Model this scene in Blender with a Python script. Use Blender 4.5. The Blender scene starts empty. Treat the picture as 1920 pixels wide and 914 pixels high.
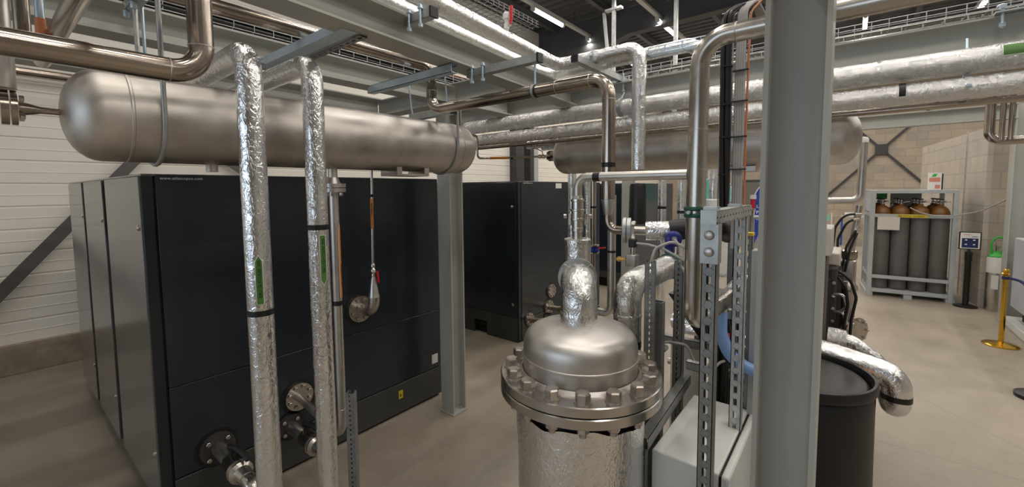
import bpy, bmesh, math, random
from mathutils import Vector, Matrix
random.seed(7)
SC = bpy.context.scene
COL = SC.collection

# ------------------------------------------------------------------ camera
CAMH = 1.8
yaw, pitch, roll = [math.radians(a) for a in (-38.6833, 4.0555, -0.4874)]
fw = Vector((math.sin(yaw)*math.cos(pitch), math.cos(yaw)*math.cos(pitch), -math.sin(pitch)))
rt = Vector((math.cos(yaw), -math.sin(yaw), 0)); up = rt.cross(fw)
rt2 = rt*math.cos(roll) + up*math.sin(roll); up2 = -rt*math.sin(roll) + up*math.cos(roll)
cd = bpy.data.cameras.new('camera'); cam = bpy.data.objects.new('camera', cd); COL.objects.link(cam)
m3 = Matrix((rt2, up2, -fw)).transposed()
cam.matrix_world = Matrix.Translation((0, 0, CAMH)) @ m3.to_4x4()
cd.sensor_width = 36; cd.lens = 796.28/1920*36
cd.shift_y = -(457-412.05)/1920
cd.clip_start = 0.05; cd.clip_end = 100
SC.camera = cam

# ------------------------------------------------------------------ world, exposure, lights
w = bpy.data.worlds.new('world'); SC.world = w; w.use_nodes = True
bg = w.node_tree.nodes['Background']; bg.inputs[0].default_value = (0.80, 0.86, 1.0, 1); bg.inputs[1].default_value = 0.10
SC.view_settings.view_transform = 'Standard'; SC.view_settings.look = 'None'
SC.view_settings.exposure = 0.0; SC.view_settings.gamma = 1.0
SC.view_settings.use_curve_mapping = False
LAMP_Z = 5.3
LAMP_W = 21.0
ROWS = [-5.03, -3.34, -1.62, 0.08, 1.86, 3.6, 5.4]
LAMP_Y = {}
def area_light(name, loc, sx, sy, power, color, rot=(0, 0, 0)):
    l = bpy.data.lights.new(name, 'AREA'); l.shape = 'RECTANGLE'; l.size = sx; l.size_y = sy
    l.energy = power; l.color = color
    o = bpy.data.objects.new(name, l); o.location = loc; o.rotation_euler = rot; COL.objects.link(o)
    return o
for r_, x in enumerate(ROWS):
    ys = [-4.6, -2.2, 0.3, 2.7, 5.1]
    ys += {0: [7.55, 9.75], 1: [7.2, 9.68], 2: [7.4, 9.85]}.get(r_, [7.4, 9.9])
    ys += [12.25, 14.0, 16.4]
    LAMP_Y[x] = ys
    for y in ys:
        p = LAMP_W*(0.25 if y < -1 else (0.40 if x < -2.5 else 1.25) if y < 4 else 1.1 if y < 10 else 1.0)
        area_light('tube_light', (x, y, LAMP_Z-0.045), 0.09, 1.15, p, (1.0, 0.945, 0.87))
# daylight through the glazed front of the hall, behind the camera
area_light('window_daylight', (-2.2, -7.75, 2.5), 7.0, 3.2, 80, (0.74, 0.86, 1.0), (math.radians(90), 0, 0))

# ------------------------------------------------------------------ materials
MATS = {}
def newmat(name):
    m = bpy.data.materials.new(name); m.use_nodes = True
    nt = m.node_tree; b = nt.nodes['Principled BSDF']
    MATS[name] = m
    return m, nt, b
def coords(nt, kind='Object', scale=(1, 1, 1)):
    tc = nt.nodes.new('ShaderNodeTexCoord'); mp = nt.nodes.new('ShaderNodeMapping')
    mp.inputs['Scale'].default_value = scale
    nt.links.new(tc.outputs[kind], mp.inputs[0]); return mp.outputs[0]
def noise(nt, vec, scale, detail=3, rough=0.55):
    n = nt.nodes.new('ShaderNodeTexNoise'); n.inputs['Scale'].default_value = scale
    n.inputs['Detail'].default_value = detail; n.inputs['Roughness'].default_value = rough
    nt.links.new(vec, n.inputs['Vector']); return n.outputs[0]
def ramp(nt, fac, stops):
    r = nt.nodes.new('ShaderNodeValToRGB'); e = r.color_ramp.elements
    while len(e) < len(stops): e.new(0.5)
    for i, (p, c) in enumerate(stops):
        e[i].position = p; e[i].color = (c[0], c[1], c[2], 1)
    nt.links.new(fac, r.inputs[0]); return r.outputs[0]
def bump(nt, b, h, strength, dist=0.01):
    n = nt.nodes.new('ShaderNodeBump'); n.inputs['Strength'].default_value = strength; n.inputs['Distance'].default_value = dist
    nt.links.new(h, n.inputs['Height']); nt.links.new(n.outputs[0], b.inputs['Normal']); return n
def simple(name, col, rough=0.5, metal=0.0, var=0.12, scale=6, coat=0, bmp=0, stretch=(1, 1, 1), emit=None, rvar=0.0):
    m, nt, b = newmat(name)
    v = coords(nt, 'Object', stretch); n = noise(nt, v, scale)
    lo = [c*(1-var) for c in col]; hi = [min(1, c*(1+var)) for c in col]
    nt.links.new(ramp(nt, n, [(0.3, lo), (0.7, hi)]), b.inputs['Base Color'])
    b.inputs['Metallic'].default_value = metal
    b.inputs['Roughness'].default_value = rough
    if rvar:
        nt.links.new(ramp(nt, n, [(0.3, (rough-rvar,)*3), (0.7, (rough+rvar,)*3)]), b.inputs['Roughness'])
    if coat:
        b.inputs['Coat Weight'].default_value = coat; b.inputs['Coat Roughness'].default_value = 0.15
    if bmp: bump(nt, b, n, bmp, 0.004)
    if emit:
        b.inputs['Emission Color'].default_value = (*emit[0], 1); b.inputs['Emission Strength'].default_value = emit[1]
    return m
def foil(name, col, rough, sc, strength):
    # crinkled aluminium foil: soft dents, fine crumple and sharp creases
    m, nt, b = newmat(name)
    v = coords(nt, 'Object', (1, 1, 0.6))
    nn = nt.nodes.new('ShaderNodeTexNoise'); nn.inputs['Scale'].default_value = sc*0.7; nn.inputs['Detail'].default_value = 3
    nt.links.new(v, nn.inputs['Vector'])
    sca = nt.nodes.new('ShaderNodeVectorMath'); sca.operation = 'SCALE'; sca.inputs['Scale'].default_value = 0.10
    nt.links.new(nn.outputs['Color'], sca.inputs[0])
    dis = nt.nodes.new('ShaderNodeVectorMath'); dis.operation = 'ADD'
    nt.links.new(v, dis.inputs[0]); nt.links.new(sca.outputs[0], dis.inputs[1])
    def crease(scale, w_):
        vo = nt.nodes.new('ShaderNodeTexVoronoi'); vo.feature = 'DISTANCE_TO_EDGE'; vo.inputs['Scale'].default_value = scale
        nt.links.new(dis.outputs[0], vo.inputs['Vector'])
        rr = nt.nodes.new('ShaderNodeMapRange'); rr.inputs['From Max'].default_value = 0.10; rr.inputs['To Min'].default_value = w_; rr.inputs['To Max'].default_value = 0.0
        nt.links.new(vo.outputs['Distance'], rr.inputs['Value']); return rr.outputs[0]
    n1 = noise(nt, v, sc*0.45, 2, 0.5); n2 = noise(nt, v, sc*3.2, 3, 0.6)
    def madd(a, c):
        ad = nt.nodes.new('ShaderNodeMath'); ad.operation = 'ADD'; nt.links.new(a, ad.inputs[0]); nt.links.new(c, ad.inputs[1]); return ad.outputs[0]
    def mul(a, k):
        ad = nt.nodes.new('ShaderNodeMath'); ad.operation = 'MULTIPLY'; nt.links.new(a, ad.inputs[0]); ad.inputs[1].default_value = k; return ad.outputs[0]
    h = madd(madd(mul(n1, 1.2), mul(n2, 0.42)), madd(crease(sc*0.55, 0.45), crease(sc*1.6, 0.22)))
    bump(nt, b, h, strength, 0.006)
    nt.links.new(ramp(nt, n2, [(0.35, [c*0.95 for c in col]), (0.65, col)]), b.inputs['Base Color'])
    nt.links.new(ramp(nt, n1, [(0.3, (rough-0.04,)*3), (0.7, (rough+0.08,)*3)]), b.inputs['Roughness'])
    b.inputs['Metallic'].default_value = 1.0
    return m
foil('foil', (0.86, 0.86, 0.86), 0.21, 30, 0.36)
foil('foil_smooth', (0.86, 0.86, 0.85), 0.22, 36, 0.30)
foil('foil_rough', (0.88, 0.87, 0.86), 0.22, 75, 0.55)
simple('tank_steel', (0.59, 0.55, 0.505), 0.48, 1.0, 0.26, 4.5, rvar=0.10)
simple('dome_steel', (0.62, 0.59, 0.555), 0.44, 1.0, 0.12, 7, rvar=0.06)
simple('bright_steel', (0.62, 0.58, 0.53), 0.26, 1.0, 0.10, 8, rvar=0.05)
simple('brown_steel', (0.43, 0.37, 0.315), 0.21, 1.0, 0.16, 5, rvar=0.05)
simple('pickled_steel', (0.58, 0.55, 0.51), 0.38, 1.0, 0.12, 7, rvar=0.05)
simple('flange_steel', (0.54, 0.51, 0.475), 0.23, 1.0, 0.12, 8, rvar=0.05)
simple('drop_steel', (0.52, 0.48, 0.43), 0.27, 1.0, 0.12, 7, rvar=0.05)
simple('bolt_steel', (0.54, 0.49, 0.445), 0.34, 1.0, 0.15, 30)
simple('galvanised', (0.47, 0.485, 0.48), 0.45, 0.75, 0.14, 22)
simple('galvanised_dark', (0.26, 0.265, 0.255), 0.48, 0.65, 0.14, 22)
simple('zinc_blue', (0.52, 0.63, 0.72), 0.35, 0.7, 0.06, 20)
simple('channel_daylit', (0.42, 0.50, 0.58), 0.40, 0.2, 0.05, 6)  # bluish daylight sheen on the galvanised channel, put into its base colour
simple('beam_paint', (0.385, 0.385, 0.352), 0.45, 0.0, 0.05, 3)
simple('compressor_blue', (0.013, 0.019, 0.027), 0.30, 0.0, 0.20, 2, coat=0.25)
simple('compressor_side', (0.10, 0.098, 0.094), 0.30, 0.0, 0.08, 2, coat=0.7)
simple('compressor_edge', (0.014, 0.018, 0.022), 0.35, 0.0, 0.1, 3)
simple('compressor_skirt', (0.045, 0.047, 0.045), 0.42, 0.0, 0.1, 3)
simple('black_gap', (0.004, 0.004, 0.004), 0.7, 0.0, 0.1, 3)
simple('black_rubber', (0.010, 0.010, 0.010), 0.45, 0.0, 0.2, 9)
simple('black_plastic', (0.007, 0.0065, 0.006), 0.46, 0.0, 0.15, 6)
simple('black_tape', (0.008, 0.008, 0.009), 0.4, 0.0, 0.1, 9)
simple('cabinet_grey', (0.66, 0.66, 0.63), 0.40, 0.0, 0.03, 3)
simple('cabinet_beige', (0.62, 0.57, 0.50), 0.5, 0.0, 0.03, 3)
simple('rack_grey', (0.38, 0.40, 0.40), 0.5, 0.0, 0.06, 4)
simple('bottle_grey', (0.125, 0.115, 0.110), 0.45, 0.0, 0.10, 4)
simple('ochre', (0.17, 0.070, 0.012), 0.40, 0.0, 0.25, 12)
simple('brass', (0.62, 0.42, 0.14), 0.32, 1.0, 0.12, 20)
simple('gold', (0.72, 0.44, 0.06), 0.22, 1.0, 0.10, 10)
simple('dark_steel', (0.045, 0.042, 0.042), 0.5, 0.2, 0.15, 5)
simple('brace_grey', (0.11, 0.095, 0.09), 0.5, 0.1, 0.1, 5)
simple('roof_steel', (0.095, 0.095, 0.098), 0.6, 0.0, 0.1, 3)
simple('yellow', (0.60, 0.46, 0.02), 0.5, 0.0, 0.05, 5)
simple('green_label', (0.075, 0.20, 0.035), 0.5, 0.0, 0.05, 5)
simple('green_paint', (0.05, 0.42, 0.06), 0.4, 0.0, 0.05, 5)
simple('green_clamp', (0.018, 0.085, 0.06), 0.4, 0.0, 0.1, 5)
simple('orange_label', (0.60, 0.20, 0.015), 0.5, 0.0, 0.05, 5)
simple('orange_cable', (0.50, 0.17, 0.075), 0.5, 0.0, 0.1, 9)
simple('red', (0.62, 0.015, 0.03), 0.4, 0.0, 0.05, 5)
simple('valve_blue', (0.012, 0.022, 0.20), 0.35, 0.0, 0.15, 9)
simple('navy_rope', (0.015, 0.022, 0.09), 0.8, 0.0, 0.2, 40)
simple('hose_blue', (0.24, 0.40, 0.72), 0.35, 0.0, 0.05, 6)
simple('white_plastic', (0.72, 0.71, 0.68), 0.5, 0.0, 0.04, 5)
simple('grey_cable', (0.38, 0.36, 0.345), 0.55, 0.0, 0.08, 20)
simple('black_cable', (0.013, 0.012, 0.013), 0.4, 0.0, 0.2, 30)
simple('ink', (0.012, 0.014, 0.012), 0.6, 0.0, 0.05, 5)
simple('white_ink', (0.80, 0.81, 0.81), 0.6, 0.0, 0.03, 5)
simple('turquoise', (0.12, 0.55, 0.48), 0.5, 0.0, 0.05, 5)
simple('panel_blue', (0.015, 0.05, 0.36), 0.45, 0.0, 0.5, 5)
simple('pink', (0.62, 0.22, 0.17), 0.5, 0.0, 0.05, 5)
simple('white_trim', (0.62, 0.62, 0.59), 0.45, 0.0, 0.03, 4)
simple('door_grey', (0.13, 0.125, 0.11), 0.5, 0.0, 0.05, 3)
simple('light_cabinet', (0.42, 0.44, 0.47), 0.45, 0.0, 0.04, 3)
simple('tube_glow', (1, 1, 1), 0.4, 0.0, 0.0, 3, emit=((1.0, 0.98, 0.95), 9.0))
simple('window_glow', (0.8, 0.9, 1), 0.4, 0.0, 0.0, 3, emit=((0.62, 0.79, 1.0), 0.8))
# concrete floor
def floor_mat():
    m, nt, b = newmat('concrete_floor')
    v = coords(nt, 'Object'); n1 = noise(nt, v, 0.9, 5, 0.6); n2 = noise(nt, v, 35, 4, 0.6); n3 = noise(nt, v, 4, 4, 0.6)
    c1 = ramp(nt, n1, [(0.3, (0.29, 0.245, 0.19)), (0.7, (0.385, 0.332, 0.265))])
    mx = nt.nodes.new('ShaderNodeMix'); mx.data_type = 'RGBA'; mx.blend_type = 'MULTIPLY'; mx.inputs[0].default_value = 0.6
    nt.links.new(c1, mx.inputs[6]); nt.links.new(ramp(nt, n2, [(0.3, (0.88, 0.87, 0.85)), (0.65, (1.0, 1.0, 1.0))]), mx.inputs[7])
    mx2 = nt.nodes.new('ShaderNodeMix'); mx2.data_type = 'RGBA'; mx2.blend_type = 'MULTIPLY'; mx2.inputs[0].default_value = 0.7
    nt.links.new(mx.outputs[2], mx2.inputs[6]); nt.links.new(ramp(nt, n3, [(0.3, (0.84, 0.82, 0.80)), (0.6, (1, 1, 1))]), mx2.inputs[7])
    col = mx2.outputs[2]
    # saw-cut joints
    for (a, c, d) in ((0.0, 1.0, -1.635), (0.772, 0.636, -0.80)):
        dt = nt.nodes.new('ShaderNodeVectorMath'); dt.operation = 'DOT_PRODUCT'; dt.inputs[1].default_value = (a, c, 0)
        nt.links.new(v, dt.inputs[0])
        sb = nt.nodes.new('ShaderNodeMath'); sb.operation = 'SUBTRACT'; sb.inputs[1].default_value = d
        nt.links.new(dt.outputs['Value'], sb.inputs[0])
        ab = nt.nodes.new('ShaderNodeMath'); ab.operation = 'ABSOLUTE'; nt.links.new(sb.outputs[0], ab.inputs[0])
        lt = nt.nodes.new('ShaderNodeMath'); lt.operation = 'LESS_THAN'; lt.inputs[1].default_value = 0.0035
        nt.links.new(ab.outputs[0], lt.inputs[0])
        mm = nt.nodes.new('ShaderNodeMix'); mm.data_type = 'RGBA'
        nt.links.new(lt.outputs[0], mm.inputs[0]); nt.links.new(col, mm.inputs[6]); mm.inputs[7].default_value = (0.20, 0.18, 0.15, 1)
        col = mm.outputs[2]
    nt.links.new(col, b.inputs['Base Color'])
    nt.links.new(ramp(nt, n3, [(0.3, (0.36,)*3), (0.7, (0.52,)*3)]), b.inputs['Roughness'])
    bump(nt, b, n2, 0.08, 0.003)
floor_mat()
def block_mat(nm, c1, c2, mo, bw):
    m, nt, b = newmat(nm)
    tc = nt.nodes.new('ShaderNodeTexCoord')
    sp = nt.nodes.new('ShaderNodeSeparateXYZ'); nt.links.new(tc.outputs['Object'], sp.inputs[0])
    ad = nt.nodes.new('ShaderNodeMath'); ad.operation = 'ADD'
    nt.links.new(sp.outputs[0], ad.inputs[0]); nt.links.new(sp.outputs[1], ad.inputs[1])
    cb = nt.nodes.new('ShaderNodeCombineXYZ'); nt.links.new(ad.outputs[0], cb.inputs[0]); nt.links.new(sp.outputs[2], cb.inputs[1])
    br = nt.nodes.new('ShaderNodeTexBrick'); br.inputs['Scale'].default_value = 1.0
    br.inputs['Brick Width'].default_value = bw; br.inputs['Row Height'].default_value = 0.25
    br.inputs['Mortar Size'].default_value = 0.008; br.inputs['Bias'].default_value = -0.1
    br.inputs['Color1'].default_value = (*c1, 1); br.inputs['Color2'].default_value = (*c2, 1)
    br.inputs['Mortar'].default_value = (*mo, 1)
    nt.links.new(cb.outputs[0], br.inputs['Vector'])
    n = noise(nt, tc.outputs['Object'], 3.0, 4)
    mx = nt.nodes.new('ShaderNodeMix'); mx.data_type = 'RGBA'; mx.blend_type = 'MULTIPLY'; mx.inputs[0].default_value = 0.8
    nt.links.new(br.outputs[0], mx.inputs[6]); nt.links.new(ramp(nt, n, [(0.3, (0.82, 0.82, 0.84)), (0.7, (1, 1, 1))]), mx.inputs[7])
    nt.links.new(mx.outputs[2], b.inputs['Base Color']); b.inputs['Roughness'].default_value = 0.85
    bump(nt, b, noise(nt, tc.outputs['Object'], 60, 3), 0.2, 0.004)
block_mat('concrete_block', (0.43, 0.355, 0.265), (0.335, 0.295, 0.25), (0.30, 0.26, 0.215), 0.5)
block_mat('lit_block', (0.50, 0.435, 0.355), (0.425, 0.385, 0.335), (0.36, 0.325, 0.285), 0.5)  # lighter copy of the blockwork: light on the partition face is in the colour
simple('wall_cladding', (0.80, 0.755, 0.675), 0.42, 0.0, 0.025, 1.5)
simple('plinth_concrete', (0.33, 0.26, 0.19), 0.85, 0.0, 0.25, 7, bmp=0.25)
simple('rear_wall', (0.45, 0.43, 0.40), 0.7, 0.0, 0.05, 1)

# ------------------------------------------------------------------ mesh helpers
OFF = {}
V = Vector
def basis(d):
    d = V(d).normalized()
    a = V((0, 0, 1)) if abs(d.z) < 0.95 else V((1, 0, 0))
    u = a.cross(d).normalized(); v = d.cross(u)
    return u, v, d
class MB:
    def __init__(s): s.v = []; s.f = []
    def add(s, vs, fs):
        n = len(s.v); s.v += [tuple(p) for p in vs]; s.f += [tuple(i+n for i in f) for f in fs]; return s
    def box(s, a, b):
        x0, y0, z0 = a; x1, y1, z1 = b
        return s.add([(x0, y0, z0), (x1, y0, z0), (x1, y1, z0), (x0, y1, z0), (x0, y0, z1), (x1, y0, z1), (x1, y1, z1), (x0, y1, z1)],
                     [(3, 2, 1, 0), (4, 5, 6, 7), (0, 1, 5, 4), (1, 2, 6, 5), (2, 3, 7, 6), (3, 0, 4, 7)])
    def bar(s, p0, p1, wd, ht, upv=(0, 0, 1)):
        p0 = V(p0); p1 = V(p1); d = (p1-p0).normalized(); u = d.cross(V(upv)).normalized(); v = u.cross(d)
        q = [u*(-wd/2)+v*(-ht/2), u*(wd/2)+v*(-ht/2), u*(wd/2)+v*(ht/2), u*(-wd/2)+v*(ht/2)]
        return s.add([p0+k for k in q]+[p1+k for k in q], [(3, 2, 1, 0), (4, 5, 6, 7), (0, 1, 5, 4), (1, 2, 6, 5), (2, 3, 7, 6), (3, 0, 4, 7)])
    def lathe(s, p, d, prof, n=24, capa=True, capb=True):
        u, v, d = basis(d); p = V(p); vs = []; fs = []
        for (r, h) in prof:
            for k in range(n):
                a = 2*math.pi*k/n; vs.append(p+d*h+u*(r*math.cos(a))+v*(r*math.sin(a)))
        for i in range(len(prof)-1):
            for k in range(n):
                k2 = (k+1) % n; fs.append((i*n+k, i*n+k2, (i+1)*n+k2, (i+1)*n+k))
        if capa: fs.append(tuple(reversed(range(n))))
        if capb: fs.append(tuple((len(prof)-1)*n+k for k in range(n)))
        return s.add(vs, fs)
    def cyl(s, p0, p1, r, r1=None, n=16):
        p0 = V(p0); d = V(p1)-p0; return s.lathe(p0, d, [(r, 0), (r if r1 is None else r1, d.length)], n)
    def tube(s, pts, r, bend=0.0, n=14, arc=8, cap=True):
        pts = [V(p) for p in pts]; path = [pts[0]]
        for i in range(1, len(pts)-1):
            a, b, c = pts[i-1], pts[i], pts[i+1]; d1 = (a-b); d2 = (c-b)
            l = min(d1.length*0.49 if i > 1 else d1.length*0.98, d2.length*0.49 if i < len(pts)-2 else d2.length*0.98)
            d1.normalize(); d2.normalize(); ang = d1.angle(d2)
            if ang > math.pi-0.02 or bend <= 0 or isinstance(r, (list, tuple)): path.append(b); continue
            t = min(bend/math.tan(ang/2), l); R = t*math.tan(ang/2)
            bis = (d1+d2).normalized(); ctr = b+bis*(R/math.sin(ang/2))
            s0 = b+d1*t-ctr; s1 = b+d2*t-ctr; tot = s0.angle(s1); ax = s0.cross(s1).normalized()
            for k in range(arc+1): path.append(ctr+Matrix.Rotation(tot*k/arc, 3, ax) @ s0)
        path.append(pts[-1])
        vs = []; fs = []; u = None
        for i, p in enumerate(path):
            if i == 0: d = path[1]-p
            elif i == len(path)-1: d = p-path[i-1]
            else: d = (path[i+1]-p).normalized()+(p-path[i-1]).normalized()
            d = d.normalized()
            if u is None: u = basis(d)[0]
            u = (u-d*u.dot(d)).normalized(); v = d.cross(u)
            rr = r[min(i, len(r)-1)] if isinstance(r, (list, tuple)) else r
            for k in range(n):
                a = 2*math.pi*k/n; vs.append(p+u*(rr*math.cos(a))+v*(rr*math.sin(a)))
        for i in range(len(path)-1):
            for k in range(n):
                k2 = (k+1) % n; fs.append((i*n+k, i*n+k2, (i+1)*n+k2, (i+1)*n+k))
        if cap: fs.append(tuple(reversed(range(n)))); fs.append(tuple((len(path)-1)*n+k for k in range(n)))
        return s.add(vs, fs)
    def prism(s, poly, o, U, W, L):
        o = V(o); U = V(U); W = V(W); L = V(L); n = len(poly)
        a = [o+U*x+W*y for x, y in poly]; b = [p+L for p in a]
        fs = [tuple(reversed(range(n))), tuple(range(n, 2*n))]+[(i, (i+1) % n, n+(i+1) % n, n+i) for i in range(n)]
        return s.add(a+b, fs)
    def ibeam(s, p0, p1, webdir, h=0.133, b=0.14, tw=0.007, tf=0.010):
        p0 = V(p0); L = V(p1)-p0; W = V(webdir).normalized(); U = L.normalized().cross(W)
        hb, hh, t = b/2, h/2, tw/2; f = 0.012
        P = [(-hb, -hh), (hb, -hh), (hb, -hh+tf), (t+f, -hh+tf), (t, -hh+tf+f), (t, hh-tf-f), (t+f, hh-tf), (hb, hh-tf), (hb, hh), (-hb, hh), (-hb, hh-tf), (-t-f, hh-tf), (-t, hh-tf-f), (-t, -hh+tf+f), (-t-f, -hh+tf), (-hb, -hh+tf)]
        return s.prism(P, p0, U, W, L)
    def strut(s, p0, p1, front, wd=0.041, dp=0.041, th=0.0025, pitch=0.05, slot=(0.013, 0.028), holes=True):
        # slotted strut channel: slotted face towards "front", open at the back
        p0 = V(p0); p1 = V(p1); L = p1-p0; ln = L.length; d = L.normalized(); F = V(front).normalized(); F = (F-d*F.dot(d)).normalized(); U = d.cross(F)
        if holes:
            nseg = max(1, round(ln/pitch)); pt = ln/nseg
            angs = []
            sw, sl = slot[0]/2, slot[1]/2
            hole = [(sw*math.cos(a), (sl-sw)+sw*math.sin(a)) for a in [math.pi*k/6 for k in range(7)]]+[(sw*math.cos(a), -(sl-sw)+sw*math.sin(a)) for a in [math.pi+math.pi*k/6 for k in range(7)]]
            hw, hp = wd/2, pt/2
            def rect(pt_):
                x, y = pt_; k = min(hw/abs(x) if abs(x) > 1e-9 else 9e9, hp/abs(y) if abs(y) > 1e-9 else 9e9); return (x*k, y*k)
            allp = [(h, rect(h)) for h in hole]
            for cx, cy in ((hw, hp), (-hw, hp), (-hw, -hp), (hw, -hp)):
                k = min(1.0, sw/abs(cx)); hy = cy*k
                hy = math.copysign(sl-sw, cy); hx = math.copysign(sw*0.71, cx); hh = (hx, math.copysign(sl-sw+sw*0.71, cy))
                allp.append((hh, (cx, cy)))
            allp.sort(key=lambda q: math.atan2(q[1][1], q[1][0])); n = len(allp)
            for i in range(nseg):
                c = p0+d*(pt*(i+0.5))+F*(dp/2); vs = []
                for dz in (0, -th):
                    vs += [c+U*q[1][0]+d*q[1][1]+F*dz for q in allp]
                    vs += [c+U*q[0][0]+d*q[0][1]+F*dz for q in allp]
                fs = []
                for k in range(n):
                    k2 = (k+1) % n
                    fs += [(k, k2, n+k2, n+k), (2*n+k, 3*n+k, 3*n+k2, 2*n+k2), (n+k, n+k2, 3*n+k2, 3*n+k)]
                s.add(vs, fs)
        else:
            s.bar(p0+F*(dp/2-th/2), p1+F*(dp/2-th/2), wd, th, F)
        for sg in (-1, 1):
            e = U*(sg*(wd/2-th/2))
            s.bar(p0+e, p1+e, th, dp, F)
            g = U*(sg*(wd/2-0.006))-F*(dp/2-th/2)
            s.bar(p0+g, p1+g, 0.010, th, F)
        return s
    def hexbolt(s, p, d, af=0.04, h=0.022, washer=0.027):
        u, v, d = basis(d); p = V(p)
        if washer: s.lathe(p, d, [(washer, 0), (washer, 0.004)], 20)
        R = af/math.sqrt(3); q = p+d*0.004
        s.lathe(q, d, [(R, 0), (R, h*0.86), (R*0.84, h)], 6); return s
    def build(s, name, mat, parent=None, bevel=0.0, sharp=38, bseg=2):
        me = bpy.data.meshes.new(name)
        if parent is None:
            xs = [p[0] for p in s.v]; ys = [p[1] for p in s.v]; zs = [p[2] for p in s.v]
            off = V(((min(xs)+max(xs))/2, (min(ys)+max(ys))/2, min(zs)))
        else:
            off = OFF[parent.name]
        me.from_pydata([(p[0]-off.x, p[1]-off.y, p[2]-off.z) for p in s.v], [], s.f)
        me.update(); bm = bmesh.new(); bm.from_mesh(me); bmesh.ops.recalc_face_normals(bm, faces=bm.faces); bm.to_mesh(me); bm.free()
        for p in me.polygons: p.use_smooth = True
        me.set_sharp_from_angle(angle=math.radians(sharp))
        me.materials.append(MATS[mat])
        o = bpy.data.objects.new(name, me); COL.objects.link(o)
        if parent is None: o.location = off
        else: o.parent = parent
        OFF[o.name] = off
        if bevel:
            b = o.modifiers.new('bevel', 'BEVEL'); b.width = bevel; b.segments = bseg; b.limit_method = 'ANGLE'; b.harden_normals = False
        return o
def tag(o, label, cat, group=None, kind=None):
    if label: o['label'] = label
    if cat: o['category'] = cat
    if group: o['group'] = group
    if kind: o['kind'] = kind
    return o
def thing(name, label, cat, loc, group=None):
    o = bpy.data.objects.new(name, None); COL.objects.link(o); o.location = loc; o.empty_display_size = 0.1
    OFF[o.name] = V(loc); return tag(o, label, cat, group)
def struct(o, label=None, cat=None):
    o['kind'] = 'structure'
    if label: o['label'] = label
    if cat: o['category'] = cat
    return o
def dup(root, loc, label=None, group=None):
    r = root.copy(); COL.objects.link(r); r.location = loc; OFF[r.name] = V(loc)
    if label: r['label'] = label
    if group: r['group'] = group
    for ch in list(root.children):
        c = ch.copy(); COL.objects.link(c); c.parent = r
        for g in list(ch.children):
            d = g.copy(); COL.objects.link(d); d.parent = c
    return r
def text(body, size, loc, X, Y, mat, parent, name='lettering', align='LEFT', ext=0.0004):
    cu = bpy.data.curves.new('t', 'FONT'); cu.body = body; cu.size = size; cu.align_x = align; cu.extrude = ext; cu.resolution_u = 2
    o = bpy.data.objects.new('t', cu); COL.objects.link(o); bpy.context.view_layer.update()
    me = bpy.data.meshes.new_from_object(o.evaluated_get(bpy.context.evaluated_depsgraph_get()))
    bpy.data.objects.remove(o); bpy.data.curves.remove(cu)
    X = V(X).normalized(); Y = V(Y).normalized(); Z = X.cross(Y); loc = V(loc)
    mb = MB(); mb.v = [tuple(loc+X*p.co.x+Y*p.co.y+Z*p.co.z) for p in me.vertices]; mb.f = [tuple(p.vertices) for p in me.polygons]
    bpy.data.meshes.remove(me)
    return mb.build(name, mat, parent)
def band(p, d, r, wd, mat, parent, name='tape_band'):
    return MB().lathe(V(p)-V(d).normalized()*wd/2, d, [(r, 0), (r*1.0, wd)], 20).build(name, mat, parent)
def flange(mb, p, d, r, th, n=20): return mb.lathe(p, d, [(r, 0), (r, th)], n)
def arrow_label(p, d, out, length, wd, mat, parent, words, tip=0.03, flip=False, r=0.045):
    # sticker wrapped on a pipe of radius r: strip with an arrow tip at the end of d
    d = V(d).normalized(); out = V(out).normalized(); side = d.cross(out); p = V(p)
    def pt(a, t, rr): # a along pipe, t across
        an = t/r; return p+d*a+out*(rr*math.cos(an))+side*(rr*math.sin(an))
    def strip(rr, ww, a0, a1, tp):
        mb = MB(); N = 6; vs = []
        for a in (a0, a1):
            vs += [pt(a, -ww/2+ww*k/N, rr) for k in range(N+1)]
        fs = [(k, k+1, N+2+k, N+1+k) for k in range(N)]
        vs.append(pt(a1+tp, 0, rr)); fs += [(N+1+k, N+2+k, 2*N+2) for k in range(N)]
        return mb.add(vs, fs)
    b = strip(r+0.0012, wd, 0, length, tip).build('label_border', 'white_ink', parent)
    g = strip(r+0.0020, wd*0.84, wd*0.06, length-wd*0.02, tip*0.86).build('pipe_label', mat, parent)
    if words:
        X = d if not flip else -d; Yv = out.cross(X)
        q = p+d*(length*(0.16 if not flip else 0.84))+out*(r+0.0028)-Yv*wd*0.25
        text(words, wd*0.62, q, X, Yv, 'ink', parent)

# ================================================================== SETTING
struct(MB().box((-6.9, -8, -0.1), (9, 19, 0)).build('floor', 'concrete_floor'), 'bare beige concrete hall floor with saw-cut joints', 'floor')
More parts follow.
